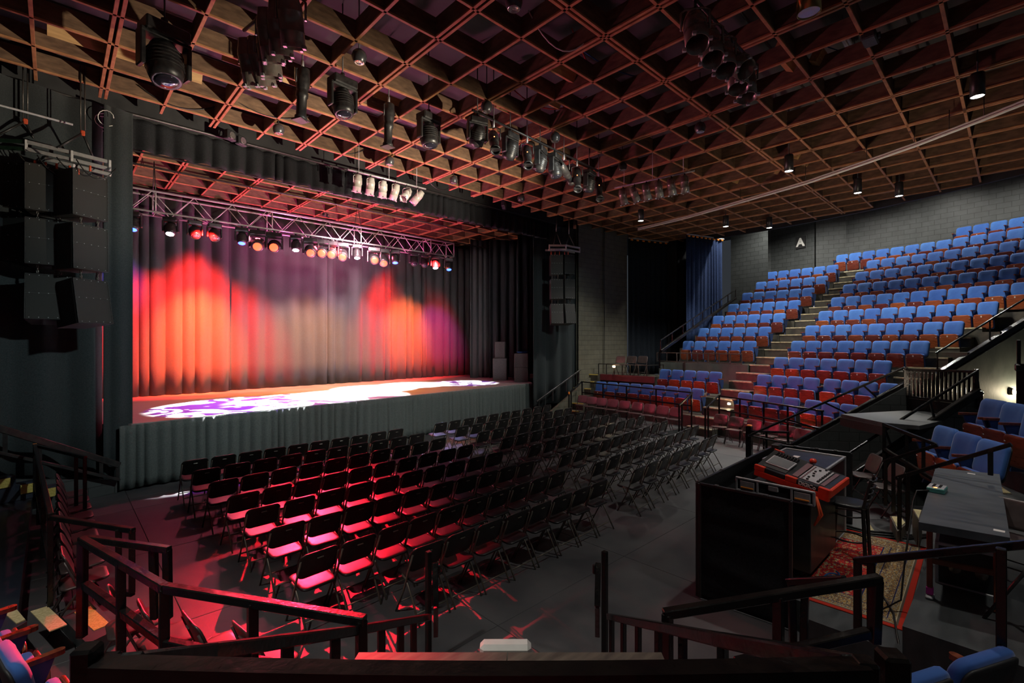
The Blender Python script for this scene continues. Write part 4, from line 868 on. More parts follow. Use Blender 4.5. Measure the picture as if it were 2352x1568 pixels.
for i, (u, v) in enumerate(row):
    p = at_z(u, v, 0.812); f = V(CX0, CY0, 0) - p
    put(schair, sfirst, (p.x, p.y, 0), face(f.x, f.y - 2.5), 'brown steel folding chair right of the aisle stairs, %s from the left' % ORD[i], 'steel folding chairs right of the aisle stairs')
for i, (u, v) in enumerate([(1428, 813), (1453, 814), (1478, 814)]):
    p = at_t(u, v, 20.3); f = V(CX0, CY0, 0) - p
    put(schair, sfirst, (p.x, p.y, 1.67), face(f.x, f.y + 1.0), 'brown steel folding chair on the platform with a red-lit front, %s from the left' % ORD[i], 'steel folding chairs on the side platform')
lrow = [(120, 1092), (125, 1106), (130, 1124), (130, 1141), (136, 1158), (136, 1178), (136, 1202), (143, 1230), (155, 1258)]
for i, (u, v) in enumerate(lrow):
    p = at_z(u, v, 0.812); y = 11.30 - 0.512 * i
    put(schair, sfirst, (0.0 + 0.004 * i, y, 0), face(1, 0.03), 'dark folding chair along the left railing, %s from the far end' % ORD[i], 'folding chairs along the left railing')
for i, (x, y, fx, fy) in enumerate([(0.34, 5.74, 1, .0), (0.52, 5.22, 1, .05), (0.78, 4.72, 1, .1), (1.06, 4.26, 1, .15)]):
    put(schair, sfirst, (x, y, 0), face(fx, fy), 'dark folding chair inside the near left handrail, %s from the far end' % ORD[i], 'folding chairs inside the near left handrail')
for i, (u, v, g) in enumerate([(2018, 1044, (-0.5, 0.8)), (2068, 1066, (-0.5, 0.8))]):
    p = at_z(u, v, 1.12); put(schair, sfirst, (p.x, p.y, 0.30), face(*g), 'dark folding chair by the steps behind the bar stool, %s one' % ['farther', 'nearer'][i], 'dark folding chairs beside the mixing position')
p = at_z(2345, 1165, 1.37); put(schair, sfirst, (p.x + .35, p.y, 0.55), face(-0.85, 0.3), 'dark folding chair at the right edge beside the long table', None)

# ---------------------------------------------------------------- blue theatre seats
def make_seat(arms=1, down=False, plate=False):
    t = thing('theatre_seat', 'x', 'theatre seat')
    tl = Matrix.Translation((0, 0.055, 0.655)) @ Matrix.Rotation(math.radians(12), 4, 'X')
    b = MB().pad(0.475, 0.46, 0.085, 0.085, tl, 0.35, 6, 0.7).build('backrest', M['blue'], t)
    MB().pad(0.455, 0.46, 0.022, 0.07, tl @ Matrix.Translation((0, -0.047, -0.02)), 0.35, 5, 0.2).build('back_shell', M['black'], b)
    if down:
        sm = Matrix.Translation((0, 0.33, 0.44)) @ Matrix.Rotation(math.radians(95), 4, 'X')
    else:
        sm = Matrix.Translation((0, 0.225, 0.30)) @ Matrix.Rotation(math.radians(173), 4, 'X')
    MB().pad(0.445, 0.42, 0.080, 0.05, sm @ Matrix.Translation((0, 0.012, 0)), 0, 5, 0.6).build('seat_cushion', M['blue'], t)
    pn = MB().pad(0.455, 0.425, 0.026, 0.085, sm @ Matrix.Translation((0, -0.045, -0.005)), 0, 6, 0.15).build('seat_board', M['seat_wood'], t)
    if plate:
        MB().box((0.03, -0.062, -0.155), (0.028, 0.004, 0.045), sm, 0.0).build('number_plate', M['plate'], pn)
    for sx in (-1, 1): MB().lathe([(0.014, -0.008), (0.012, 0.004), (0.001, 0.006)], 8, sm @ Matrix.Translation((sx * .20, -0.058, -.12)) @ Matrix.Rotation(PI / 2, 4, 'X')).build('bolt', M['galv'], pn)
    for sx in ((-1, 1) if arms == 2 else (arms,)):
        x = sx * 0.260
        a = MB(); n = 8
        prof = [(-0.03, 0.015)] + [(0.30 + 0.027 * math.sin(PI * i / n), 0.027 * math.cos(PI * i / n)) for i in range(n + 1)] + [(-0.03, -0.015)]
        a.prism([(x + w, y) for y, w in prof], 0.615, 0.648)
        a.build('armrest', M['arm_wood'], t)
        st = MB()
        st.prism([(0.02, 0.0), (0.20, 0.0), (0.18, 0.05), (0.13, 0.10), (0.14, 0.30), (0.24, 0.52), (0.27, 0.612), (0.0, 0.612), (-0.02, 0.50), (0.05, 0.30), (0.055, 0.08)], x - 0.016, x + 0.016,
                 Matrix(((0, 0, 1, 0), (1, 0, 0, 0), (0, 1, 0, 0), (0, 0, 0, 1))))
        st.build('stand', M['iron_blue'], t)
    return t
protos = {}
def seat(arms, loc, rz, label, group, down=False, plate=False, scale=1.0):
    key = (arms, down, plate)
    if key not in protos:
        o = make_seat(arms, down, plate); protos[key] = o; o.location = loc; o.rotation_euler = (0, 0, rz); o['label'] = label; o['group'] = group
    else: o = dup(protos[key], loc, rz, label, group)
    if scale != 1.0: o.scale = (scale,) * 3
    return o
def ring_seat(k, a, arms, label, group, plate=False):
    p = pol(RK(k), a, ZK(k)); return seat(arms, p, face(-math.cos(a), -math.sin(a)), label, group, False, plate)
for k, (th, idx) in RB.items():
    for n, i in enumerate(idx):
        last = n == len(idx) - 1
        gap = n > 0 and idx[n] - idx[n - 1] > 1.1
        where = 'from the stairs' if k < 11 else 'from its left end'
        ring_seat(k, th - i * SP / RK(k), 2 if (n == 0 or gap) else 1, 'blue theatre seat, %s row up, %s %s, block right of the stairs' % (ORD[k - 1], ORD[n], where), 'blue seats right of the aisle stairs', last or n % 4 == 1)
for k, th in LB.items():
    for n in range(6):
        ring_seat(k, th - n * SP / RK(k), 2 if n == 5 else -1, 'blue theatre seat, upper left block, %s row up, %s from the stairs' % (ORD[k - 4], ORD[5 - n]), 'blue seats in the upper left block', n == 5 or n == 1)
for k, th, cnt in ((1, 0.148, 9), (2, 0.005, 5)):
    for n in range(cnt):
        ring_seat(k, th - n * SP / RK(k), 2 if n == cnt - 1 else -1, 'blue theatre seat, lower left block, %s row, %s from the stairs' % (['front', 'rear'][k - 1], ORD[cnt - 1 - n]), 'blue seats in the lower left block', n % 2 == 0)
# corner section beyond the long table
f = face(-0.55, 0.83)
slab([(9.45, 0.10), (10.35, 0.62), (11.9, 1.2), (12.3, 0.2), (11.6, -1.6), (9.6, -1.6)], 0, 0.73, 'corner_tier', M['deck'])
slab([(10.25, -0.5), (11.75, 0.42), (12.6, -0.4), (12.2, -2.4), (10.8, -2.4)], 0.73, 1.16, 'corner_tier', M['deck'])
for i, (u, v, tt) in enumerate([(2180, 978, 7.75), (2230, 995, 7.2), (2290, 1014, 6.65)]):
    p = at_t(u, v, tt); seat(2 if i == 0 else 1, (p.x, p.y, 0.73), f, 'blue theatre seat beyond the long table, front three, %s from left' % ORD[i], 'blue seats in the near right corner', False, False, 1.12)
for i, (u, v, tt) in enumerate([(2290, 918, 7.85), (2343, 927, 7.35), (2400, 936, 6.85)]):
    p = at_t(u, v, tt); seat(2 if i == 0 else 1, (p.x, p.y, 1.16), f, 'blue theatre seat behind the corner three, near the bulkhead lamp, %s from left' % ORD[i], 'blue seats in the near right corner', False, False, 1.12)
# ---------------------------------------------------------------- railings
def railing(label, tops, posts=(), lowers=(), m=None, w=0.05, name='handrail', cat='railing', h=None, group=None, extra=()):
    """tops, lowers: polylines of points; posts: (foot, head) pairs; all measured places in the hall"""
    m = m or M['gloss_black']; t = thing(name, label, cat, Vector(tops[0][0]), 0, group)
    for pl in tops:
        mb = MB()
        for i in range(len(pl) - 1): mb.bar(pl[i], pl[i + 1], w, h or w, 0.006, w * 0.45)
        mb.build('top_rail', m, t, True)
    for pl in lowers:
        mb = MB()
        for i in range(len(pl) - 1): mb.bar(pl[i], pl[i + 1], w, h or w, 0.006, 0)
        mb.build('lower_rail', m, t, True)
    for a, b in posts: MB().bar(a, b, w, w, 0.005).build('post', m, t, True)
    return t
def drop(p, z): return V(p.x, p.y, z)
# left floor railing along the folding chairs
a, b = at_z(80, 1022, 1.27), at_z(116, 1182, 1.27)
ps = [a.lerp(b, f) for f in (0.01, 0.33, 0.66, 0.995)]
t = railing('black guard rail along the left folding chairs', [[a, b]], [(drop(p, 0.3), p - V(0, 0, .02)) for p in ps], [[drop(a, .72), drop(b, .72)]])
MB().box(a + V(0, 0.02, 0.0), (0.054, 0.03, 0.054), None, 0.004).build('tape', M['orange_tape'], t, True)
c1 = V(0.42, 11.9, 1.27); e = at_z(195, 1050, 1.27)
railing('black rail returning from the far left post', [[a, e]], [(drop(e, 0.0), e), (drop(a.lerp(e, .84), 0), a.lerp(e, .84))], [])
# pair of loop handrails by the left steps
s = at_z(122, 1188, 1.27); q = at_t(303, 1217, 4.55); q2 = at_t(272, 1214, 4.6)
railing('black loop handrail beyond the near left one', [[s, q]], [(at_t(303, 1360, 4.55), q), (at_t(272, 1365, 4.6), q2)], [[at_t(272, 1360, 4.58), at_t(306, 1362, 4.55)]], w=0.05)
q = at_t(384, 1261, 3.75); q2 = at_t(352, 1258, 3.8); s = at_t(205, 1236, 3.95)
railing('black loop handrail joined to the bent near left rail', [[s, q]], [(at_t(386, 1420, 3.75), q), (at_t(356, 1420, 3.8), q2)], [], w=0.052)
# bent near left rail
k0, k1, k2 = at_t(190, 1240, 3.75), at_t(377, 1349, 3.05), at_t(830, 1423, 2.80)
l0, l1, l2 = at_t(196, 1342, 3.75), at_t(380, 1475, 3.05), at_t(832, 1570, 2.80)
km = k0.lerp(k1, .52)
railing('bent black handrail at near left with a chipped top', [[k0, k1, k2]],
        [(at_t(188, 1462, 3.75), k0), (drop(km, .35), km), (drop(k1, .2), k1), (drop(k1.lerp(k2, .47), .1), k1.lerp(k2, .47)), (drop(k2, .3), k2)], [[l0, l1, l2]], w=0.056)
# near right rail, its mirror across the way in
r0, r1 = at_t(1533, 1408, 2.95), at_t(2014, 1330, 2.95)
rm = r0.lerp(r1, .53)
railing('black handrail at near right ending in a square corner', [[r0, r1]], [(drop(r0, .3), r0), (drop(rm, .3), rm), (at_t(2008, 1475, 2.95), r1)], [[at_t(1690, 1522, 2.9), at_t(1996, 1452, 2.95)]], w=0.056)
r2 = at_t(1822, 1372, 3.6); r3 = at_t(1848, 1366, 3.6)
railing('pair of black posts behind the near right handrail', [[at_t(1815, 1335, 3.65), at_t(1935, 1330, 3.3)]], [(at_t(1822, 1500, 3.6), at_t(1818, 1338, 3.65)), (at_t(1846, 1475, 3.55), at_t(1850, 1336, 3.6))], [], name='handrail')
# sloping rail rising to the right edge
u0, u1 = at_t(1970, 1287, 3.7), at_t(2380, 1247, 2.95)
railing('black stair rail rising past the long table to the right edge', [[u0, u1]], [(at_t(1970, 1446, 3.7), u0), (at_t(2001, 1452, 3.65), at_t(2001, 1288, 3.65)), (at_t(2300, 1510, 2.98), at_t(2300, 1258, 2.98))], [[at_t(1970, 1446, 3.7), at_t(2001, 1450, 3.65)]], w=0.05)
# posts at the way in, with their hinge bars
for side, u, s in (('left', 984, 1), ('right', 1389, -1)):
    p = at_t(u, 1265, 4.6); t = thing('gate_post', 'tall black gate post on the %s side of the way onto the floor' % side, 'post', drop(p, 0))
    MB().bar(drop(p, 0), p, 0.05, 0.05, 0.005).build('post', M['gloss_black'], t, True)
    x = at_t(u + 15 * s, 1292, 4.45); y = at_t(u + 17 * s, 1392, 4.25)
    MB().bar(x, y, 0.05, 0.045, 0.004).build('hinge_bar', M['gloss_black'], t, True)
    MB().bar(at_t(u + 17 * s, 1393, 4.27), at_t(u + 17 * s, 1460, 4.3), 0.042, 0.042, 0.004).build('sleeve', M['cabinet'], t, True)
    MB().box(at_t(u + 24 * s, 1306, 4.45), (0.03, 0.03, 0.09), None, 0.008).build('latch', M['black_metal'], t, True)
# balustrades sloping beside the way in
for side, tops in (('left', [(300, 1524, 1.15), (480, 1497, 1.55), (640, 1473, 2.0), (820, 1446, 2.8), (985, 1416, 4.3)]), ('right', [(1958, 1530, 1.15), (1800, 1496, 1.45), (1650, 1467, 1.9), (1530, 1441, 2.7), (1400, 1415, 4.25)])):
    pl = [at_t(*p) for p in tops]
    t = thing('balustrade', 'low sloping balustrade with flat balusters at the %s of the way in' % side, 'railing', pl[0])
    mb = MB()
    for i in range(4): mb.bar(pl[i], pl[i + 1], 0.055, 0.05, 0.006, 0.01)
    mb.build('top_rail', M['gloss_black'], t, True)
    us = ([950, 920, 876, 832, 770, 660, 560] if side == 'left' else [1405, 1432, 1466, 1512, 1568, 1660, 1800])
    for u in us:
        for i in range(4):
            ua, ub = tops[i][0], tops[i + 1][0]
            if min(ua, ub) <= u <= max(ua, ub):
                f = (u - ua) / (ub - ua)
                inv = (1 - f) / tops[i][2] + f / tops[i + 1][2]; tt = 1 / inv; v = tops[i][1] * (1 - f) + tops[i + 1][1] * f
                p = at_t(u, v + 5, tt); MB().bar(drop(p, max(-0.0, p.z - 0.95)), p, 0.05, 0.03, 0.004).build('baluster', M['gloss_black'], t, True)
# front guard just before the viewpoint
pa, pb = at_t(225, 1543, 1.13), at_t(1985, 1548, 1.13)
t = thing('front_guard', 'heavy black guard rail across the foot of the picture', 'railing', pa)
n = 12; q = [pa.lerp(pb, i / n) + (-FW) * (0.022 * math.sin(PI * i / n)) for i in range(n + 1)]
mb = MB()
for i in range(n): mb.bar(q[i], q[i + 1], 0.052, 0.055, 0, 0.0015)
mb.build('top_rail', M['gloss_black'], t, True)
for nm, (u, v, tt, w) in (('left', (200, 1482, 1.14, .05)), ('left', (250, 1504, 1.15, .045)), ('right', (2050, 1498, 1.18, .058)), ('right', (1985, 1512, 1.14, .05))):
    p = at_t(u, v, tt); m = Matrix.Translation((p.x, p.y, p.z - 0.5)) @ Matrix.Rotation(-YAW + (0.14 if nm == 'left' else -0.14), 4, 'Z')
    MB().box((0, 0, 0), (w, w, 1.0), m, 0.007).build('corner_post', M['gloss_black'], t, True)
for i in range(1, n, 2):
    MB().bar(drop(q[i], 1.72), q[i], 0.03, 0.03, 0.003).build('baluster', M['gloss_black'], t, True)
# brown lintel plank over the way in, with the white box fixed behind it
c = [at_z(824, 1497, 1.71), at_z(1519, 1497, 1.71), at_z(1560, 1590, 1.71), at_z(770, 1590, 1.71)]
t = thing('lintel_plank', 'scuffed brown plank ledge just beyond the front guard', 'ledge', c[0])
for nm, f0, f1 in (('board', 0.0, 0.4905), ('board', 0.4935, 1.0)):
    P = [c[0].lerp(c[1], f0), c[0].lerp(c[1], f1), c[3].lerp(c[2], f1), c[3].lerp(c[2], f0)]
    MB().prism([(p.x, p.y) for p in P], 1.67, 1.71).build(nm, M['plank'], t, True)
P = [c[0] + FW * 0.0, c[1], c[1] - FW * 0.04, c[0] - FW * 0.04]
MB().prism([(p.x, p.y) for p in P], 1.45, 1.67).build('fascia', M['plank'], t, True)
p = at_z(1161, 1492, 1.712); m = Matrix.Translation((p.x + FW.x * 0.045, p.y + FW.y * 0.045, 1.672)) @ Matrix.Rotation(-YAW, 4, 'Z')
tag(MB().box((0, 0, 0), (0.235, 0.075, 0.10), m, 0.018).build('white_box', M['white'], None, loc=p), 'white plastic box fixed behind the brown plank ledge', 'box')
# far rails round the right bank
def far_rail(label, tl, tr, drop_px, postsf, tt0, tt1, base, w=0.045, low=True, ends=()):
    a = at_t(*tl, tt0); b = at_t(*tr, tt1)
    ps = [a.lerp(b, f) for f in postsf]
    return a, b, railing(label, [[a, b]], [(drop(p, base), p) for p in ps], [[a - V(0, 0, drop_px), b - V(0, 0, drop_px)]] if low else [], M['gloss_black'], w)
a, b, t = far_rail('black rail before the lower left blue seats', (1336, 876), (1590, 901), 0.44, (0.005, .23, .46, .72, .995), 20.0, 16.0, 0.0)
g = at_t(1307, 902, 19.3); railing('short sloped handrail with orange tip by the far side steps', [[a, g]], [(drop(g, 0), g), (drop(g.lerp(a, .16), 0), g.lerp(a, .16))], [], w=0.045)
MB().box(g + V(0, 0, 0), (0.055, 0.055, 0.10), None, 0.01).build('tape', M['orange_tape'], t, True)
g = at_t(1560, 930, 14.9); railing('sloped handrail at the left of the aisle stairs', [[b, g]], [(drop(g, 0), g), (drop(g.lerp(b, .2), 0), g.lerp(b, .2))], [], w=0.045)
a, b, t = far_rail('black rail before the lower right blue seats', (1651, 908), (1890, 943), 0.44, (0.005, .25, .5, .72, .995), 15.6, 11.9, 0.0)
g = at_t(1620, 938, 14.6); railing('sloped handrail at the right of the aisle stairs', [[a, g]], [(drop(g, 0), g), (drop(g.lerp(a, .2), 0), g.lerp(a, .2))], [], w=0.045)
# low rail before the upper left block, and round the side platform
t = thing('low_rail', 'low pale metal rail before the upper left block of blue seats', 'railing', pol(RK(4) - 0.76, 0.05, 2.24))
aa = [0.062 - 0.0245 * i for i in range(9)]
for z in (2.26, 2.62): 
    mb = MB()
    for i in range(8): mb.bar(pol(RK(4) - .74, aa[i], z), pol(RK(4) - .74, aa[i + 1], z), 0.035, 0.035)
    mb.build('bar', M['pipe'], t, True)
for x in aa: MB().bar(pol(RK(4) - .74, x, 2.22), pol(RK(4) - .74, x, 2.62), 0.035, 0.035).build('upright', M['pipe'], t, True)
t = thing('low_rail', 'low dark rail round the three chairs on the side platform', 'railing', pol(RK(2) - .2, 0.18, 1.67))
aa = [0.180 - 0.022 * i for i in range(7)]
mb = MB()
for i in range(6): mb.bar(pol(RK(2) - .2, aa[i], 2.12), pol(RK(2) - .2, aa[i + 1], 2.12), 0.035, 0.035)
mb.bar(pol(RK(2) - .2, aa[-1], 2.12), pol(RK(2) + .9, aa[-1] - .01, 2.12), 0.035, 0.035)
mb.build('bar', M['black_metal'], t, True)
for x in aa: MB().bar(pol(RK(2) - .2, x, 1.66), pol(RK(2) - .2, x, 2.12), 0.035, 0.035).build('upright', M['black_metal'], t, True)
MB().bar(pol(RK(2) + .9, aa[-1] - .01, 1.66), pol(RK(2) + .9, aa[-1] - .01, 2.12), 0.035, 0.035).build('upright', M['black_metal'], t, True)
# sloped stringers with handrails: left edge of the upper block
def stringer(label, lo, hi, rail_h, n, m=None, w=0.10, hh=0.12, rlo=None, rhi=None, pw=0.035, side=None):
    lo = Vector(lo); hi = Vector(hi); t = thing('stair_rail', label, 'railing', lo)
    MB().bar(lo, hi, w, hh, 0.012).build('stringer', m or M['gloss_black'], t, True)
    a = rlo or lo + V(0, 0, rail_h); b = rhi or hi + V(0, 0, rail_h)
    MB().bar(a, b, 0.045, 0.045, 0.008).build('top_rail', M['gloss_black'], t, True)
    for i in range(n):
        f = (i + 0.03) / (n - 1 + 0.06); MB().bar(lo.lerp(hi, f), a.lerp(b, f), pw, pw, 0.004).build('post', M['gloss_black'], t, True)
    return t
stringer('black stair rail rising along the left edge of the upper seats', at_t(1517, 806, 18.6), at_t(1690, 684, 23.6), 0.42, 9)
MB().bar(at_t(1515, 845, 18.5), at_t(1515, 806, 18.55), 0.06, 0.06).build('end_post', M['gloss_black'], bpy.data.objects['stair_rail'], True)
stringer('black stair rail rising along the right edge of the upper seats', pol(18.55, AR, 2.16), pol(27.5, AR - .083, 7.45), 0.62, 7, None, 0.16, 0.16)
# far way in on the right, mirror of the near one
fl0, fl1 = at_t(1821, 1022, 11.1), at_t(2086, 878, 10.75)
stringer('black stair rail at the far side of the right way in', fl0, fl1, 0.4, 5, None, 0.10, 0.12, at_t(1719, 1000, 11.35), at_t(2078, 843, 10.75))
wall([tuple(fl1[:2]), tuple(fl0[:2])], 0, [fl1.z - .03, fl0.z - .03], 'wall_entry_far', M['block'], thick=0.1)
nl0, nl1 = at_t(1950, 1095, 9.25), at_t(2251, 896, 8.9)
stringer('black stair rail at the near side of the right way in', nl0, nl1, 0.4, 4, None, 0.12, 0.13, at_t(1930, 1052, 9.3), at_t(2246, 851, 8.9))
wall([tuple(nl1[:2]), tuple(nl0[:2])], 0, [nl1.z - .03, nl0.z - .03], 'wall_entry_near', M['block'], thick=-0.1)
MB().bar(at_t(2251, 896, 8.88), at_t(2251, 940, 8.88), 0.09, 0.09, .01).build('end_post', M['gloss_black'], bpy.data.objects['stair_rail.003'], True)
p = at_t(1721, 978, 11.6); t = thing('end_post', 'stout black post with an orange top near the mixing position', 'post', drop(p, 0))
MB().bar(drop(p, 0), p, 0.13, 0.13, 0.01).build('post', M['gloss_black'], t, True); MB().box(p + V(0, 0, .015), (0.10, 0.10, 0.04), None, 0.01).build('cap', M['orange_tape'], t, True)
b2 = at_t(1810, 992, 11.3); railing('low black rail running from the orange topped post', [[p - V(0, 0, .12), b2]], [(drop(b2, .0), b2), (drop(p.lerp(b2, .45), 0), p.lerp(b2, .45) - V(0, 0, .06))], [], w=0.045)
g0, g1 = at_t(2081, 848, 10.7), at_t(2243, 853, 8.95)
t = thing('baluster_gate', 'black balustrade across the top of the right way in', 'railing', g0)
MB().bar(g0, g1, 0.05, 0.05, .006).build('top_rail', M['gloss_black'], t, True)
h0, h1 = g0 - V(0, 0, .60), g1 - V(0, 0, .60)
MB().bar(h0, h1, 0.05, 0.05, .006).build('lower_rail', M['gloss_black'], t, True)
for i in range(17): MB().bar(h0.lerp(h1, (i + .5) / 17), g0.lerp(g1, (i + .5) / 17), 0.04, 0.04, 0.004).build('baluster', M['gloss_black'], t, True)
for a, b in ((h0, g0), (h1, g1)): MB().bar(a - V(0, 0, .3), b + V(0, 0, .05), 0.07, 0.07, .006).build('corner_post', M['gloss_black'], t, True)
MB().bar(h0 - V(0, 0, .2), h1 - V(0, 0, .2), 0.03, 0.33).build('panel', M['gloss_black'], t, True)
lp = [at_z(1932, 950, 1.62), at_z(2030, 970, 1.62), at_z(2112, 977, 1.62), at_z(2180, 962, 1.62), at_z(2160, 946, 1.62), at_z(2077, 942, 1.62)]
t = thing('entry_ledge', 'dark plank ledge over the right way in', 'ledge', lp[0])
MB().prism([(p.x, p.y) for p in lp], 1.55, 1.62).build('board', M['deck'], t, True)
MB().bar(lp[0] - V(0, 0, .15), lp[1] - V(0, 0, .15), 0.05, 0.16).build('fascia', M['black'], t, True)
slab([tuple(at_z(1990, 930, 1.55)[:2]), tuple(fl1[:2]), tuple(nl1[:2]), tuple((nl1 + V(3, 0, 0))[:2]), tuple((fl1 + V(3, 0, 0))[:2])], 0, 1.50, 'entry_roof', M['black'])
# wing ramp rails
ra, rb = on_line(0, 985, (-4.2, 11.36), (0.92, 12.70)), on_line(266, 1066, (-4.2, 11.36), (0.92, 12.70))
sa, sb = on_line(0, 1040, (-4.2, 11.36), (0.92, 12.70)), on_line(266, 1100, (-4.2, 11.36), (0.92, 12.70))
ra = ra + (ra - rb) * 0.8; sa = sa + (sa - sb) * 0.8
o_ = V(0.05, -0.10, 0)
t = thing('ramp_rail', 'sloping black rail on the block wall left of the stage', 'railing', sa)
MB().bar(ra + o_, rb + o_, 0.08, 0.12, .01).build('top_rail', M['black_metal'], t, True); MB().bar(sa + o_, sb + o_, 0.10, 0.06, .01).build('stringer', M['black_metal'], t, True)
for f in (0.2, .45, .6, .77, .9, .99): MB().bar(sa.lerp(sb, f) + o_, ra.lerp(rb, f) + o_, .06, .06).build('post', M['black_metal'], t, True)
ra, rb = on_line(1232, 922, (14.3, 12.75), (16.6, 12.45)), on_line(1334, 848, (14.3, 12.75), (16.6, 12.45))
t = thing('ramp_rail', 'sloping black rail on the wall right of the stage', 'railing', rb)
MB().bar(ra, rb, 0.06, 0.06, .01).build('top_rail', M['black_metal'], t, True)
for f in (0.05, .35, .65, .95):
    p = ra.lerp(rb, f); MB().bar(p - V(0, 0, .45), p, .045, .045).build('post', M['black_metal'], t, True)
# short handrails on the steps behind the long table
for lb, a, b, feet in (('black handrail above the far end of the long table', (2061, 1096, 6.6), (2318, 1021, 5.7), [(2066, 1215, 6.6), (2085, 1218, 6.55), (2275, 1090, 5.85)]),
                       ('thin black handrail sloping over the two dark chairs', (2033, 1059, 7.4), (2150, 1022, 6.9), [(2034, 1160, 7.4), (2052, 1175, 7.3)]),
                       ('black handrail descending toward the corner seats', (2031, 974, 8.3), (2147, 1019, 7.4), [(2031, 1040, 8.3), (2083, 1080, 7.9), (2121, 1075, 7.6)])):
    A, B = at_t(*a), at_t(*b); pp = []
    for (u, v, tt) in feet:
        f = (u - a[0]) / (b[0] - a[0]); f = (f / b[2]) / ((1 - f) / a[2] + f / b[2]) if 0 < f < 1 else f
        f = max(0, min(1, f)); h_ = A.lerp(B, f); pp.append((at_t(u, v, tt), h_))
    railing(lb, [[A, B]], pp, [], w=0.05)
A, B = at_t(2031, 1030, 8.3), at_t(2160, 1110, 7.2); railing('lower black rail slanting down behind the dark chairs', [[A, B]], [(drop(A, .3), A)], [], w=0.05)
p = at_t(2340, 835, 8.0); t = thing('newel_post', 'black newel post and cap at the right edge by the bulkhead lamp', 'post', p)
MB().bar(p - V(0, 0, .02), p + V(0, 0, .40), .05, .05, .005).build('post', M['gloss_black'], t, True)
MB().box(p + V(.12, -.1, -0.06), (.36, .3, .12), None, .02).build('cap', M['gloss_black'], t, True); MB().box(p + V(.14, -.1, -.5), (.26, .26, .8), None, .01).build('pier', M['black'], t, True)
# ---------------------------------------------------------------- mixing position
def screen_panel(label, p, q, z0, z1, wr=3):
    p = Vector((*p, 0)); q = Vector((*q, 0)); d = (q - p); L = d.length; d.normalize(); n = V(-d.y, d.x, 0)
    t = thing('cloth_screen', label, 'screen', p + V(0, 0, z0), 0, 'black cloth screens round the mixing desk')
    mb = MB(); N, K = 40, 24; vs = []; rr = random.Random(wr)
    fold = [(rr.uniform(.1, .9), rr.uniform(-.5, .5), rr.uniform(.01, .022)) for _ in range(5)]
    for j in range(K + 1):
        for i in range(N + 1):
            x = i / N; z = j / K; off = 0.006 * math.sin(9 * x + 4 * z + wr)
            for c, sl, a in fold: off += a * math.exp(-((z - c - sl * (x - .5) * .35) * 22) ** 2)
            edge = min(1, 8 * min(x, 1 - x, z, 1 - z)); vs.append(p + d * (L * x) + n * (off * edge) + V(0, 0, z0 + (z1 - z0) * z))
    th = n * -0.02; M0 = len(vs); allv = vs + [v + th for v in vs]; fs = []
    for j in range(K):
        for i in range(N):
            a = j * (N + 1) + i; fs += [(a, a + 1, a + N + 2, a + N + 1), (M0 + a + 1, M0 + a, M0 + a + N + 1, M0 + a + N + 2)]
    for i in range(N): fs += [(i, M0 + i, M0 + i + 1, i + 1)]; 
    mb.add(allv, fs, True); mb.build('cloth', M['black_drape'], t, True)
    fr = MB(); fr.bar(p + V(0, 0, z1), q + V(0, 0, z1), 0.035, 0.03, .004); fr.bar(p + V(0, 0, z0), p + V(0, 0, z1), 0.035, 0.035, .004); fr.bar(q + V(0, 0, z0), q + V(0, 0, z1), 0.035, 0.035, .004)
    fr.build('frame', M['black_metal'], t, True)
    for f in (.25, .55, .8): MB().box(p.lerp(q, f) + V(0, 0, z1 + .012), (0.05, 0.05, 0.02), None, .004).build('clip', M['cabinet'], t, True)
    return t
screen_panel('black cloth screen on the near side of the mixing desk', (5.70, 1.66), (5.62, 2.62), 0.02, 1.39, 3)
screen_panel('black cloth screen between the mixing desk and the chairs', (5.64, 2.66), (8.62, 2.72), 0.02, 1.39, 5)
screen_panel('black cloth screen at the far end of the mixing desk', (8.64, 2.70), (8.84, 1.74), 0.30, 1.39, 8)
def road_case(label, c, d, rz=0, sil=True, handle=None, grp='road cases'):
    t = thing('road_case', label, 'case', c, rz, grp); x, y, z = d
    MB().box((0, 0, z / 2), (x, y, z), None, .008).build('body', M['case'], t)
    mb = MB()
    if sil:
        for sx in (-1, 1):
            for sy in (-1, 1):
                mb.box((sx * x / 2, sy * y / 2, z / 2), (.03, .03, z + .01), None, .004)
            for zz in (0, z): mb.box((sx * x / 2, 0, zz), (.03, y + .02, .03), None, .004)
        for sy in (-1, 1):
            for zz in (0, z): mb.box((0, sy * y / 2, zz), (x + .02, .03, .03), None, .004)
        mb.build('edging', M['galv'], t)
    return t
rc = road_case('black console case on wheels under the mixing desk', (6.85, 2.05, 0.42), (1.1, 0.85, 0.80), 0, False)
for sx in (-.42, .42):
    for sy in (-.3, .3): MB().lathe([(0.001, -.02), (0.055, -.02), (0.055, .02), (0.001, .02)], 12, Matrix.Translation((sx, sy, -.065)) @ Matrix.Rotation(PI / 2, 4, 'X')).build('castor', M['black'], rc)
h = MB().tube([(-.58, -.10, .56), (-.58, -.10, .50), (-.60, -.09, .48), (-.60, .09, .48), (-.58, .10, .50), (-.58, .10, .56)], .010, 6).build('handle', M['galv'], rc)
MB().box((-.556, 0, .56), (.01, .22, .09), None, .004).build('handle_plate', M['galv'], rc)
t = thing('case_tray', 'silver edged tray of the console case along the desk side', 'case', (6.30, 2.02, 1.22))
MB().box((0, 0, .075), (.03, .86, .15), None, .004).build('panel', M['case'], t)
mb = MB()
for z in (0.005, .15): mb.box((-.01, 0, z), (.035, .88, .022), None, .004)
for y in (-.43, -.2, .18, .43): mb.box((-.01, y, .075), (.035, .025, .15), None, .004)
mb.build('edging', M['galv'], t)
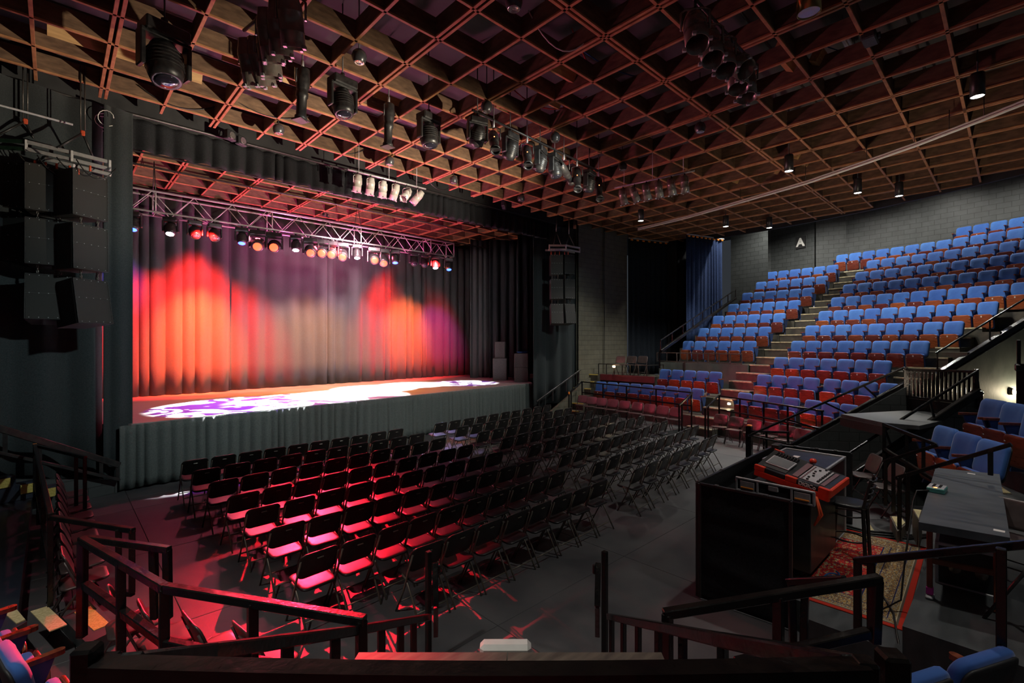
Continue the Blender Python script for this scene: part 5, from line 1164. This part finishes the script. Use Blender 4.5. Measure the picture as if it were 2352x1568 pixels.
for y in (-.31, .30):
    MB().box((-.012, y, .075), (.03, .17, .10), None, .004).build('clasp', M['galv'], t); MB().box((-.028, y, .045), (.02, .15, .016), None, .004).build('strip', M['orange_tape'], t)
MB().box((-.015, .0, .10), (.03, .12, .07), None, .012).build('latch', M['galv'], t)
c2 = road_case('silver edged flight case right of the mixing desk', (7.90, 2.12, 0.30), (1.0, 0.78, 1.10), 0, True)
MB().box((-.1, .1, 1.112), (.26, .08, .006)).build('paper_label', M['white'], c2)
# the desk itself
A, B_, C_, D_ = V(6.60, 2.32, 1.50), V(6.42, 1.48, 1.40), V(7.18, 1.46, 1.41), V(7.24, 2.30, 1.60)
def bil(s, q, up=0.0): return (A.lerp(D_, s)).lerp(B_.lerp(C_, s), q) + V(0, 0, up)
desk = thing('mixing_desk', 'digital mixing desk with red trim and a grey screen', 'mixing desk', bil(.5, .5) - V(0, 0, .1))
def patch(s0, s1, q0, q1, lo, hi, name, m, par=desk):
    c = [bil(s0, q0), bil(s1, q0), bil(s1, q1), bil(s0, q1)]
    vs = [p + V(0, 0, lo) for p in c] + [p + V(0, 0, hi) for p in c]
    o = MB().add(vs, [(3, 2, 1, 0), (4, 5, 6, 7), (0, 1, 5, 4), (1, 2, 6, 5), (2, 3, 7, 6), (3, 0, 4, 7)]).build(name, m, None)
    me = o.data; off = desk.location
    for v in me.vertices: v.co -= off
    o.parent = par; return o
patch(0, 1, 0, 1, -.10, 0, 'body', M['case'])
scr = patch(.22, .68, .07, .41, 0, .012, 'screen_bezel', M['pale_panel']); patch(.25, .65, .09, .39, .012, .016, 'screen', M['screen'])
patch(.05, .18, .08, .42, 0, .006, 'button_panel', M['cabinet']); patch(.08, .92, .50, .58, 0, .006, 'button_strip', M['mauve'])
patch(.08, .92, .60, .86, 0, .006, 'fader_panel', M['pale_panel']); patch(.08, .92, .88, .93, 0, .006, 'button_strip', M['mauve'])
for k in range(3):
    for i in range(8):
        p = bil(.74 + k * .07, .09 + i * .042); MB().lathe([(.011, 0), (.010, .022), (.001, .024)], 8, Matrix.Translation(p)).build('knob', M['black'], desk, True)
rr = random.Random(4)
for i in range(20):
    p = bil(.11 + i * .041, .83 if i % 3 else .68 + rr.uniform(0, .1)); MB().box(p + V(0, 0, .016), (.015, .028, .018), None, .004).build('fader_cap', M['black'], desk, True)
for i in range(10): MB().box(bil(.12 + i * .08, .63) + V(0, 0, .008), (.03, .02, .008)).build('button', M['mauve'], desk, True)
ab = (B_ - A); 
def cheek(f0, f1, z0, z1, out, name, m): 
    return MB().bar(A.lerp(B_, f0) + V(-out, 0, (z0 + z1) / 2), A.lerp(B_, f1) + V(-out, 0, (z0 + z1) / 2), .045, z1 - z0, .008).build(name, m, desk, True)
cheek(-.02, 1.02, -.135, -.055, .015, 'red_trim', M['red_plastic']); cheek(-.02, .14, -.06, .012, .015, 'red_trim', M['red_plastic'])
cheek(.44, .60, -.06, .012, .015, 'red_trim', M['red_plastic']); cheek(.88, 1.03, -.10, .010, .015, 'red_trim', M['red_plastic'])
cheek(.14, .44, -.058, .006, .012, 'side_panel', M['case']); cheek(.60, .88, -.058, .008, .012, 'side_panel', M['case'])
MB().bar(B_ + V(-.02, -.01, -.05), C_ + V(.01, -.01, -.05), .04, .09, .01).build('red_trim', M['red_plastic'], desk, True)
MB().bar(D_ + V(0, .01, -.0), D_.lerp(C_, .15) + V(0, .01, 0), .03, .03, .006).build('red_trim', M['red_plastic'], desk, True)
me = text_mesh('DiGiCo', 0.062, 0.002, 0.0015); me.materials.append(M['white'])
o = bpy.data.objects.new('lettering', me); COL.objects.link(o); o.parent = desk
xd = ab.normalized(); zd = V(-xd.y, xd.x, 0) * -1 if (V(-xd.y, xd.x, 0).x > 0) else V(-xd.y, xd.x, 0); zd.normalize(); yd = zd.cross(xd)
mt = Matrix((xd, yd, zd)).transposed().to_4x4(); mt.translation = A.lerp(B_, .74) + V(-.044, 0, -.026) - desk.location; o.matrix_local = mt
MB().lathe([(.001, 0), (.035, .005), (.045, .035), (.03, .06), (.001, .065)], 10, Matrix.Translation(D_.lerp(C_, .55) + V(.02, 0, 0))).build('red_lamp', M['red_plastic'], desk, True)
t = thing('small_box', 'small black control box at the back of the mixing desk', 'box', D_ + V(.12, .02, 0)); MB().box((0, 0, .03), (.16, .10, .06), None, .01).build('body', M['cabinet'], t)
for n in range(2): cable_loop('orange_cable', [V(6.36, 1.66, 1.33), V(6.33 + n * .03, 1.58, 1.30), V(6.31 + n * .03, 1.54 - n * .02, 1.12), V(6.34, 1.60, 0.98)], .012, M['orange'], 'orange cable hanging at the desk corner, %s' % ['outer one', 'inner one'][n], 'orange cables at the desk corner')
cable_loop('blue_cable', [V(6.5 + .16 * math.cos(a) * (1 + .02 * a), 1.47 + .07 * math.sin(a), .33 + .004 * a) for a in [i * .5 for i in range(26)]], .010, M['blue_cable'], 'coil of blue cable on the floor under the desk')
# bar stool
t = thing('bar_stool', 'black bar stool with a ladder back at the mixing desk', 'stool', (7.50, 1.50, 0.30), 0.06)
MB().pad(.42, .42, .055, .17, Matrix.Translation((0, 0, .70)) @ Matrix.Rotation(math.radians(90), 4, 'X'), 0, 8, .5).build('seat', M['seat_black'], t)
for sx in (-1, 1):
    MB().bar((sx * .20, .20, 0), (sx * .17, .16, .68), .035, .035, .005).build('leg', M['black_metal'], t)
    MB().bar((sx * .20, -.20, 0), (sx * .165, -.17, .70), .035, .035, .005).build('leg', M['black_metal'], t)
    MB().bar((sx * .165, -.17, .70), (sx * .165, -.25, 1.08), .032, .03, .005).build('back_post', M['black_metal'], t)
for z in (.80, .88, .96, 1.05):
    y = -.17 - .08 * (z - .7) / .38; MB().tube([(-.165, y, z), (-.08, y - .045, z), (.08, y - .045, z), (.165, y, z)], .013, 6).build('back_slat', M['black_metal'], t)
MB().tube([(.19 * math.cos(a), .19 * math.sin(a), .25) for a in [k * PI / 10 for k in range(20)]], .011, 6, True).build('foot_ring', M['black_metal'], t)
MB().tube([(.165 * math.cos(a), .165 * math.sin(a), .56) for a in [k * PI / 10 for k in range(20)]], .009, 6, True).build('hoop', M['black_metal'], t)
# rug
def rug_material():
    m = bpy.data.materials.new('persian rug'); m.use_nodes = True; nt = m.node_tree; n = nt.nodes; l = nt.links; b = n['Principled BSDF']
    b.inputs['Roughness'].default_value = .95; b.inputs['Specular IOR Level'].default_value = .1
    tc = n.new('ShaderNodeTexCoord'); sp = n.new('ShaderNodeSeparateXYZ'); l.new(tc.outputs['Object'], sp.inputs[0])
    def mth(op, a, b_=None, c=None):
        q = n.new('ShaderNodeMath'); q.operation = op
        for k, v in enumerate((a, b_, c)):
            if v is None: continue
            if isinstance(v, (int, float)): q.inputs[k].default_value = v
            else: l.new(v, q.inputs[k])
        return q.outputs[0]
    dx = mth('SUBTRACT', RUG[0] / 2, mth('ABSOLUTE', sp.outputs[0])); dy = mth('SUBTRACT', RUG[1] / 2, mth('ABSOLUTE', sp.outputs[1]))
    d = mth('MINIMUM', dx, dy)
    def motif(scale, cols, kind='F1'):
        v = n.new('ShaderNodeTexVoronoi'); v.inputs['Scale'].default_value = scale; v.inputs['Randomness'].default_value = .55; l.new(tc.outputs['Object'], v.inputs['Vector'])
        w = n.new('ShaderNodeTexWave'); w.wave_type = 'RINGS'; w.inputs['Scale'].default_value = scale * .45; w.inputs['Distortion'].default_value = 9; w.inputs['Detail'].default_value = 2; w.inputs['Detail Scale'].default_value = 2.5; l.new(tc.outputs['Object'], w.inputs['Vector'])
        mx = mth('ADD', mth('MULTIPLY', v.outputs['Distance'], .9), mth('MULTIPLY', w.outputs['Fac'], .45))
        r = n.new('ShaderNodeValToRGB'); r.color_ramp.interpolation = 'CONSTANT'; e = r.color_ramp.elements
        e[0].color = (*cols[0][1], 1); e[0].position = 0; e[1].position = cols[1][0]; e[1].color = (*cols[1][1], 1)
        for p, c in cols[2:]: q = e.new(p); q.color = (*c, 1)
        l.new(mx, r.inputs[0]); return r.outputs[0]
    RD, CR, NV, GO, BR = (.42, .030, .018), (.42, .36, .24), (.018, .020, .075), (.33, .19, .06), (.10, .075, .06)
    field = motif(11, [(0, CR), (.20, NV), (.27, GO), (.40, CR), (.47, RD), (.80, NV), (.88, RD)])
    band = motif(13, [(0, CR), (.18, GO), (.38, NV), (.48, GO), (.62, BR), (.78, CR), (.9, GO)])
    thin = motif(26, [(0, BR), (.35, CR), (.55, BR), (.75, GO)])
    def rgb(c): q = n.new('ShaderNodeRGB'); q.outputs[0].default_value = (*c, 1); return q.outputs[0]
    out = field
    for lim, c in ((.42, rgb(NV)), (.405, thin), (.345, rgb(NV)), (.335, band), (.155, rgb(NV)), (.145, thin), (.085, rgb(CR)), (.075, rgb(BR)), (.055, rgb(RD))):
        mx = n.new('ShaderNodeMix'); mx.data_type = 'RGBA'; l.new(mth('LESS_THAN', d, lim), mx.inputs[0]); l.new(out, mx.inputs[6]); l.new(c, mx.inputs[7]); out = mx.outputs[2]
    l.new(out, b.inputs['Base Color'])
    ns = n.new('ShaderNodeTexNoise'); ns.inputs['Scale'].default_value = 400; l.new(tc.outputs['Object'], ns.inputs['Vector'])
    bp = n.new('ShaderNodeBump'); bp.inputs['Strength'].default_value = .3; bp.inputs['Distance'].default_value = .004; l.new(ns.outputs[0], bp.inputs['Height']); l.new(bp.outputs[0], b.inputs['Normal'])
    return m
RUG = (2.62, 1.35)
M['rug'] = rug_material()
o = MB().box((0, 0, 0.006), (RUG[0], RUG[1], .012), None, .004).build('rug', M['rug'], None, loc=(7.22, 1.46, .30), local=True); o.rotation_euler = (0, 0, .035)
tag(o, 'red patterned oriental rug on the floor at the mixing position', 'rug')
# long table
tc = [at_z(2149, 1073, 1.36), at_z(2296, 1088, 1.36), at_z(2320, 1234, 1.36), at_z(2110, 1198, 1.36)]
t = thing('long_table', 'long scuffed slate grey table on wooden legs', 'table', V((tc[0].x + tc[2].x) / 2, (tc[0].y + tc[2].y) / 2, .55))
MB().prism([(p.x, p.y) for p in tc], 1.285, 1.36).build('tabletop', M['table_top'], t, True)
lg = [tc[3].lerp(tc[2], .12).lerp(tc[0], .10), tc[3].lerp(tc[2], .86).lerp(tc[1], .10), tc[0].lerp(tc[1], .15).lerp(tc[3], .12), tc[0].lerp(tc[1], .85).lerp(tc[2], .12)]
for k, p in enumerate(lg): MB().bar(V(p.x, p.y, .56), V(p.x, p.y, 1.285), .045, .045, .005).build('leg', M['table_leg'], t, True)
MB().bar(V(lg[0].x, lg[0].y, .92), V(lg[1].x, lg[1].y, .92), .035, .05, .004).build('stretcher', M['table_leg'], t, True)
MB().bar(V(lg[2].x, lg[2].y, .92), V(lg[3].x, lg[3].y, .92), .035, .05, .004).build('stretcher', M['table_leg'], t, True)
MB().box(V(lg[0].x, lg[0].y, .62), (.055, .055, .07), None, .004).build('tape', M['pink_tape'], t, True)
MB().box(V(lg[0].x, lg[0].y, .565), (.14, .06, .03), None, .01).build('foot', M['galv'], t, True)
for (u, v, w, h_, nm) in ((2231, 1087, .075, .05, 'sticker'), (2295, 1218, .075, .06, 'sticker')):
    p = at_z(u, v, 1.3605); MB().box(p, (h_, w, .002)).build(nm, M['plate'], t, True)
p = at_z(2152, 1128, 1.36)
t = thing('audio_interface', 'small teal edged box with black buttons on the long table', 'device', (p.x, p.y, 1.36), -.06)
MB().box((0, 0, .03), (.21, .16, .055), None, .006).build('body', M['teal'], t); MB().box((0, 0, .06), (.20, .15, .006), None, .002).build('top_plate', M['galv'], t)
for i in range(6):
    for j in range(2): MB().box((-.055 + i * .024, -.03 + j * .055, .066), (.013, .024, .008)).build('button', M['black'], t)
MB().box((-.095, 0, .066), (.012, .03, .006)).build('lamp', M['led_orange'], t)
cable_loop('power_cable', [p + V(-.10, .06, .02), p + V(-.16, .16, .01), V(p.x - .2, tc[0].y + .06, 1.25), V(6.4, .80, .75), V(6.35, .82, .42), V(6.2, .95, .33), V(6.35, 1.1, .33), V(6.55, 1.0, .33), V(6.2, .86, .33), V(5.7, .76, .33), V(5.46, .66, .12)], .009, M['cable'], 'thin black cable dropping from the long table to the rug')
c3 = road_case('silver edged flight case lying under the long table', (7.25, .36, .55), (.95, .48, .42), .05, True)
for sx in (-.2, .2): MB().lathe([(.001, -.02), (.05, -.02), (.05, .02), (.001, .02)], 12, Matrix.Translation((-.485, sx * .5, .2)) @ Matrix.Rotation(PI / 2, 4, 'Y')).build('dish_latch', M['bronze_can'], c3)
t = thing('tripod_stand', 'folded black tripod stand with braces beside the long table', 'stand', (6.15, -.15, .55))
for a, b in (((0, .05, .62), (-.25, -.10, 0)), ((0, .05, .62), (.28, -.22, 0)), ((0, .05, .62), (.05, .35, 0))): MB().tube([a, b], .017, 6).build('leg', M['black_metal'], t)
for a, b in (((-.12, -.03, .3), (.14, -.08, .3)), ((-.18, -.06, .17), (.2, -.14, .17))): MB().tube([a, b], .009, 6).build('brace', M['black_metal'], t)
MB().tube([(0, .05, .55), (0, .05, .75)], .02, 8).build('pole', M['black_metal'], t)
for n, off in enumerate((0, .05, .09)):
    cable_loop('floor_cable', [at_z(1945, 1207 + n * 6, .315), at_z(1990, 1218 + n * 5, .315), at_z(2040, 1222 + n * 6, .315), at_z(2090, 1228 + n * 4, .315), at_z(2135, 1226 + n * 3, .315)], .014, M['cable'], 'thick black cable on the floor between rug and steps, %s from the rug' % ORD[2 - n], 'thick cables between rug and steps')
o = tag(MB().bar((0, 0, 0), (.26, .10, 0), .05, .008).build('tape_strip', M['pale_tread'], None, loc=at_z(2004, 1218, .31), local=True), 'strip of cream tape stuck on the floor beside the rug', 'tape')
# floor step edges, pale and yellow treads
def tread_patch(label, px, z, m, grp='yellow and pale step treads'):
    P = [at_z(u, v, z) for u, v in px]; o = MB().prism([(p.x, p.y) for p in P], z - .004, z + .006).build('tread_strip', m, None, loc=P[0]); return tag(o, label, 'step tread', grp)
slab([tuple(at_z(u, v, .16)[:2]) for u, v in [(135, 1405), (215, 1378), (272, 1440), (200, 1475)]], 0, .15, 'step_left', M['deck'])
slab([tuple(at_z(u, v, .44)[:2]) for u, v in [(-30, 1410), (28, 1384), (62, 1425), (0, 1460)]], .3, .435, 'step_left', M['navy_deck'])
tread_patch('worn yellow step tread left of the nearest handrail post, nearer the blue seats', [(70, 1404), (109, 1392), (154, 1434), (114, 1450)], .30, M['pale_tread'])
tread_patch('yellow step tread behind the nearest left handrail post', [(170, 1406), (208, 1392), (253, 1433), (216, 1448)], .15, M['yellow'])
tread_patch('cream step tread partly hidden by the wooden arms at left', [(12, 1410), (29, 1388), (58, 1423), (38, 1432)], .44, M['pale_tread'])
for n, (u, v) in enumerate([(6, 1110), (64, 1121), (112, 1131)]):
    p = at_y(u, v, (12.02, 12.10, 12.16)[n]); o = MB().box((0, 0, 0), (.19, .02, .16), None, .004).build('tread_strip', M['yellow'], None, loc=p, local=True); o.rotation_euler = (0, 0, .25)
    tag(o, 'bright yellow step marking on the low curb at far left, %s from left' % ORD[n], 'step tread', 'yellow and pale step treads')
    zb = .30 - p.z; MB().box((0, .13, (zb + .10) / 2), (.34, .22, .10 - zb), None, .01).build('step', M['navy_deck'], o)
for lb, px, z in (('pale step tread beneath the handrail behind the table', [(2048, 1186), (2068, 1186), (2079, 1200), (2062, 1214)], .48), ('lower pale step tread at the foot of that handrail post', [(2060, 1216), (2079, 1210), (2080, 1220), (2066, 1222)], .36), ('pale step tread left of the table edge', [(2098, 1169), (2116, 1171), (2110, 1190)], .70),
                  ('pale step tread right of the long table, upper one', [(2325, 1086), (2352, 1090), (2352, 1108)], .86), ('small pale step tread right of the long table, lower one', [(2300, 1117), (2322, 1132), (2304, 1131)], .74)):
    o = tread_patch(lb, px, z, M['pale_tread']); P = [at_z(u, v, z) for u, v in px]; cx = sum(p.x for p in P) / len(P); cy = sum(p.y for p in P) / len(P)
    MB().prism([((p.x - cx) * 1.25 + cx, (p.y - cy) * 1.25 + cy) for p in P], .3, z - .004).build('step', M['plank'], o, False).data.transform(Matrix.Translation(-o.location))
# blue seats at the bottom corners
slab([(-1.6, 5.5), (-.15, 5.2), (.30, 3.85), (.55, 3.2), (-.6, 2.2), (-2.2, 3.4)], .30, .56, 'corner_tier', M['navy_deck'])
f = face(.98, .20)
for n, (x, y) in enumerate([(-.45, 4.80), (-.33, 4.34), (-.20, 3.88)]):
    seat(2 if n == 0 else -1, (x, y, .56), f, 'blue theatre seat at the lower left corner, %s' % ['farthest of three', 'middle of three', 'nearest of three'][n], 'blue seats in the lower left corner', False, False, .92)
slab([(3.2, -1.2), (3.3, .55), (4.9, .55), (5.0, -1.2)], 0, .35, 'corner_tier', M['deck'])
p = at_t(2272, 1504, 2.87); f = face(.43, .90)
for n, q in enumerate([p - V(.90, -.43, 0) * .60, p]):
    seat(2, (q.x, q.y, p.z - .88 * 1.12), f, 'blue theatre seat at the lower right corner, %s' % ['left one by the post', 'right one with worn top edge'][n], 'blue seats in the lower right corner', False, False, 1.12)
# wall lights and the letter sign
p = on_line(2313, 897, pol(28, AR - .088), pol(18.55, AR)); nrm = V(-math.sin(-AR), -math.cos(-AR), 0)
t = thing('bulkhead_light', 'lit bulkhead lamp on the dark wall above the corner seats', 'light', p + nrm * .08)
MB().box((0, 0, 0), (.30, .12, .18), None, .03).build('housing', M['black_metal'], t); MB().box((-.02, -.05, -.02), (.26, .10, .11), None, .03).build('lens', M['lamp_warm'], t)
pl = bpy.data.lights.new('bulkhead_lamp', 'POINT'); pl.energy = 60; pl.color = (1, .82, .55); pl.shadow_soft_size = .08; lo = bpy.data.objects.new('bulkhead_lamp', pl); COL.objects.link(lo); lo.location = p + nrm * .35 + V(0, 0, -.05)
for lb, k, a in (('small lit step lamp on the aisle stairs, lower one', 2.15, -.172), ('small lit step lamp on the aisle stairs, upper one', 4.65, -.193)):
    h_ = int(round((k - 1) * 2)); r0 = RK(1) - .72 + h_ * .4845; q = pol(r0 - .02, a, ZK(1) + h_ * .283 - .14)
    t = thing('step_light', lb, 'light', q, 0, 'small lit step lamps'); MB().box((0, 0, 0), (.06, .13, .09), None, .015).build('housing', M['galv'], t); MB().box((-.03, 0, -.005), (.03, .10, .06), None, .01).build('lens', M['lamp_warm'], t)
    pl = bpy.data.lights.new('step_lamp', 'POINT'); pl.energy = 3.5; pl.color = (1, .80, .5); pl.shadow_soft_size = .04; lo = bpy.data.objects.new('step_lamp', pl); COL.objects.link(lo); lo.location = q + V(-.22, -.05, .03)
q = at_t(1410, 841, 20.0); t = thing('step_light', 'small lit lamp below the left chair on the side platform', 'light', q, 0, 'small lit step lamps'); MB().box((0, 0, 0), (.08, .10, .08), None, .015).build('lens', M['lamp_warm'], t)
pl = bpy.data.lights.new('step_lamp', 'POINT'); pl.energy = 4; pl.color = (1, .80, .5); pl.shadow_soft_size = .04; lo = bpy.data.objects.new('step_lamp', pl); COL.objects.link(lo); lo.location = q + V(-.12, -.12, .1)
w0, w1 = pol(26.9, -.024), pol(26.5, -.108); p = on_line(1843, 557, w0, w1); d = (w1 - w0).normalized(); nr = V(d.y, -d.x, 0)
if nr.dot(-p) < 0: nr = -nr
t = thing('letter_sign', 'square black sign with a white letter A on the rear wall', 'sign', p + nr * .16)
xd = V(nr.y, -nr.x, 0) * -1
if xd.dot(RT) < 0: xd = -xd
mt = Matrix((xd, V(0, 0, 1), xd.cross(V(0, 0, 1)))).transposed().to_4x4()
MB().box((0, 0, 0), (.48, .58, .03), mt, .004).build('board', M['black'], t)
me = text_mesh('A', .56, .008, .022); me.materials.append(M['white']); o = bpy.data.objects.new('letter', me); COL.objects.link(o); o.parent = t
m2 = mt.copy(); m2.translation = xd.cross(V(0, 0, 1)) * .02 + V(0, 0, -.01); o.matrix_local = m2
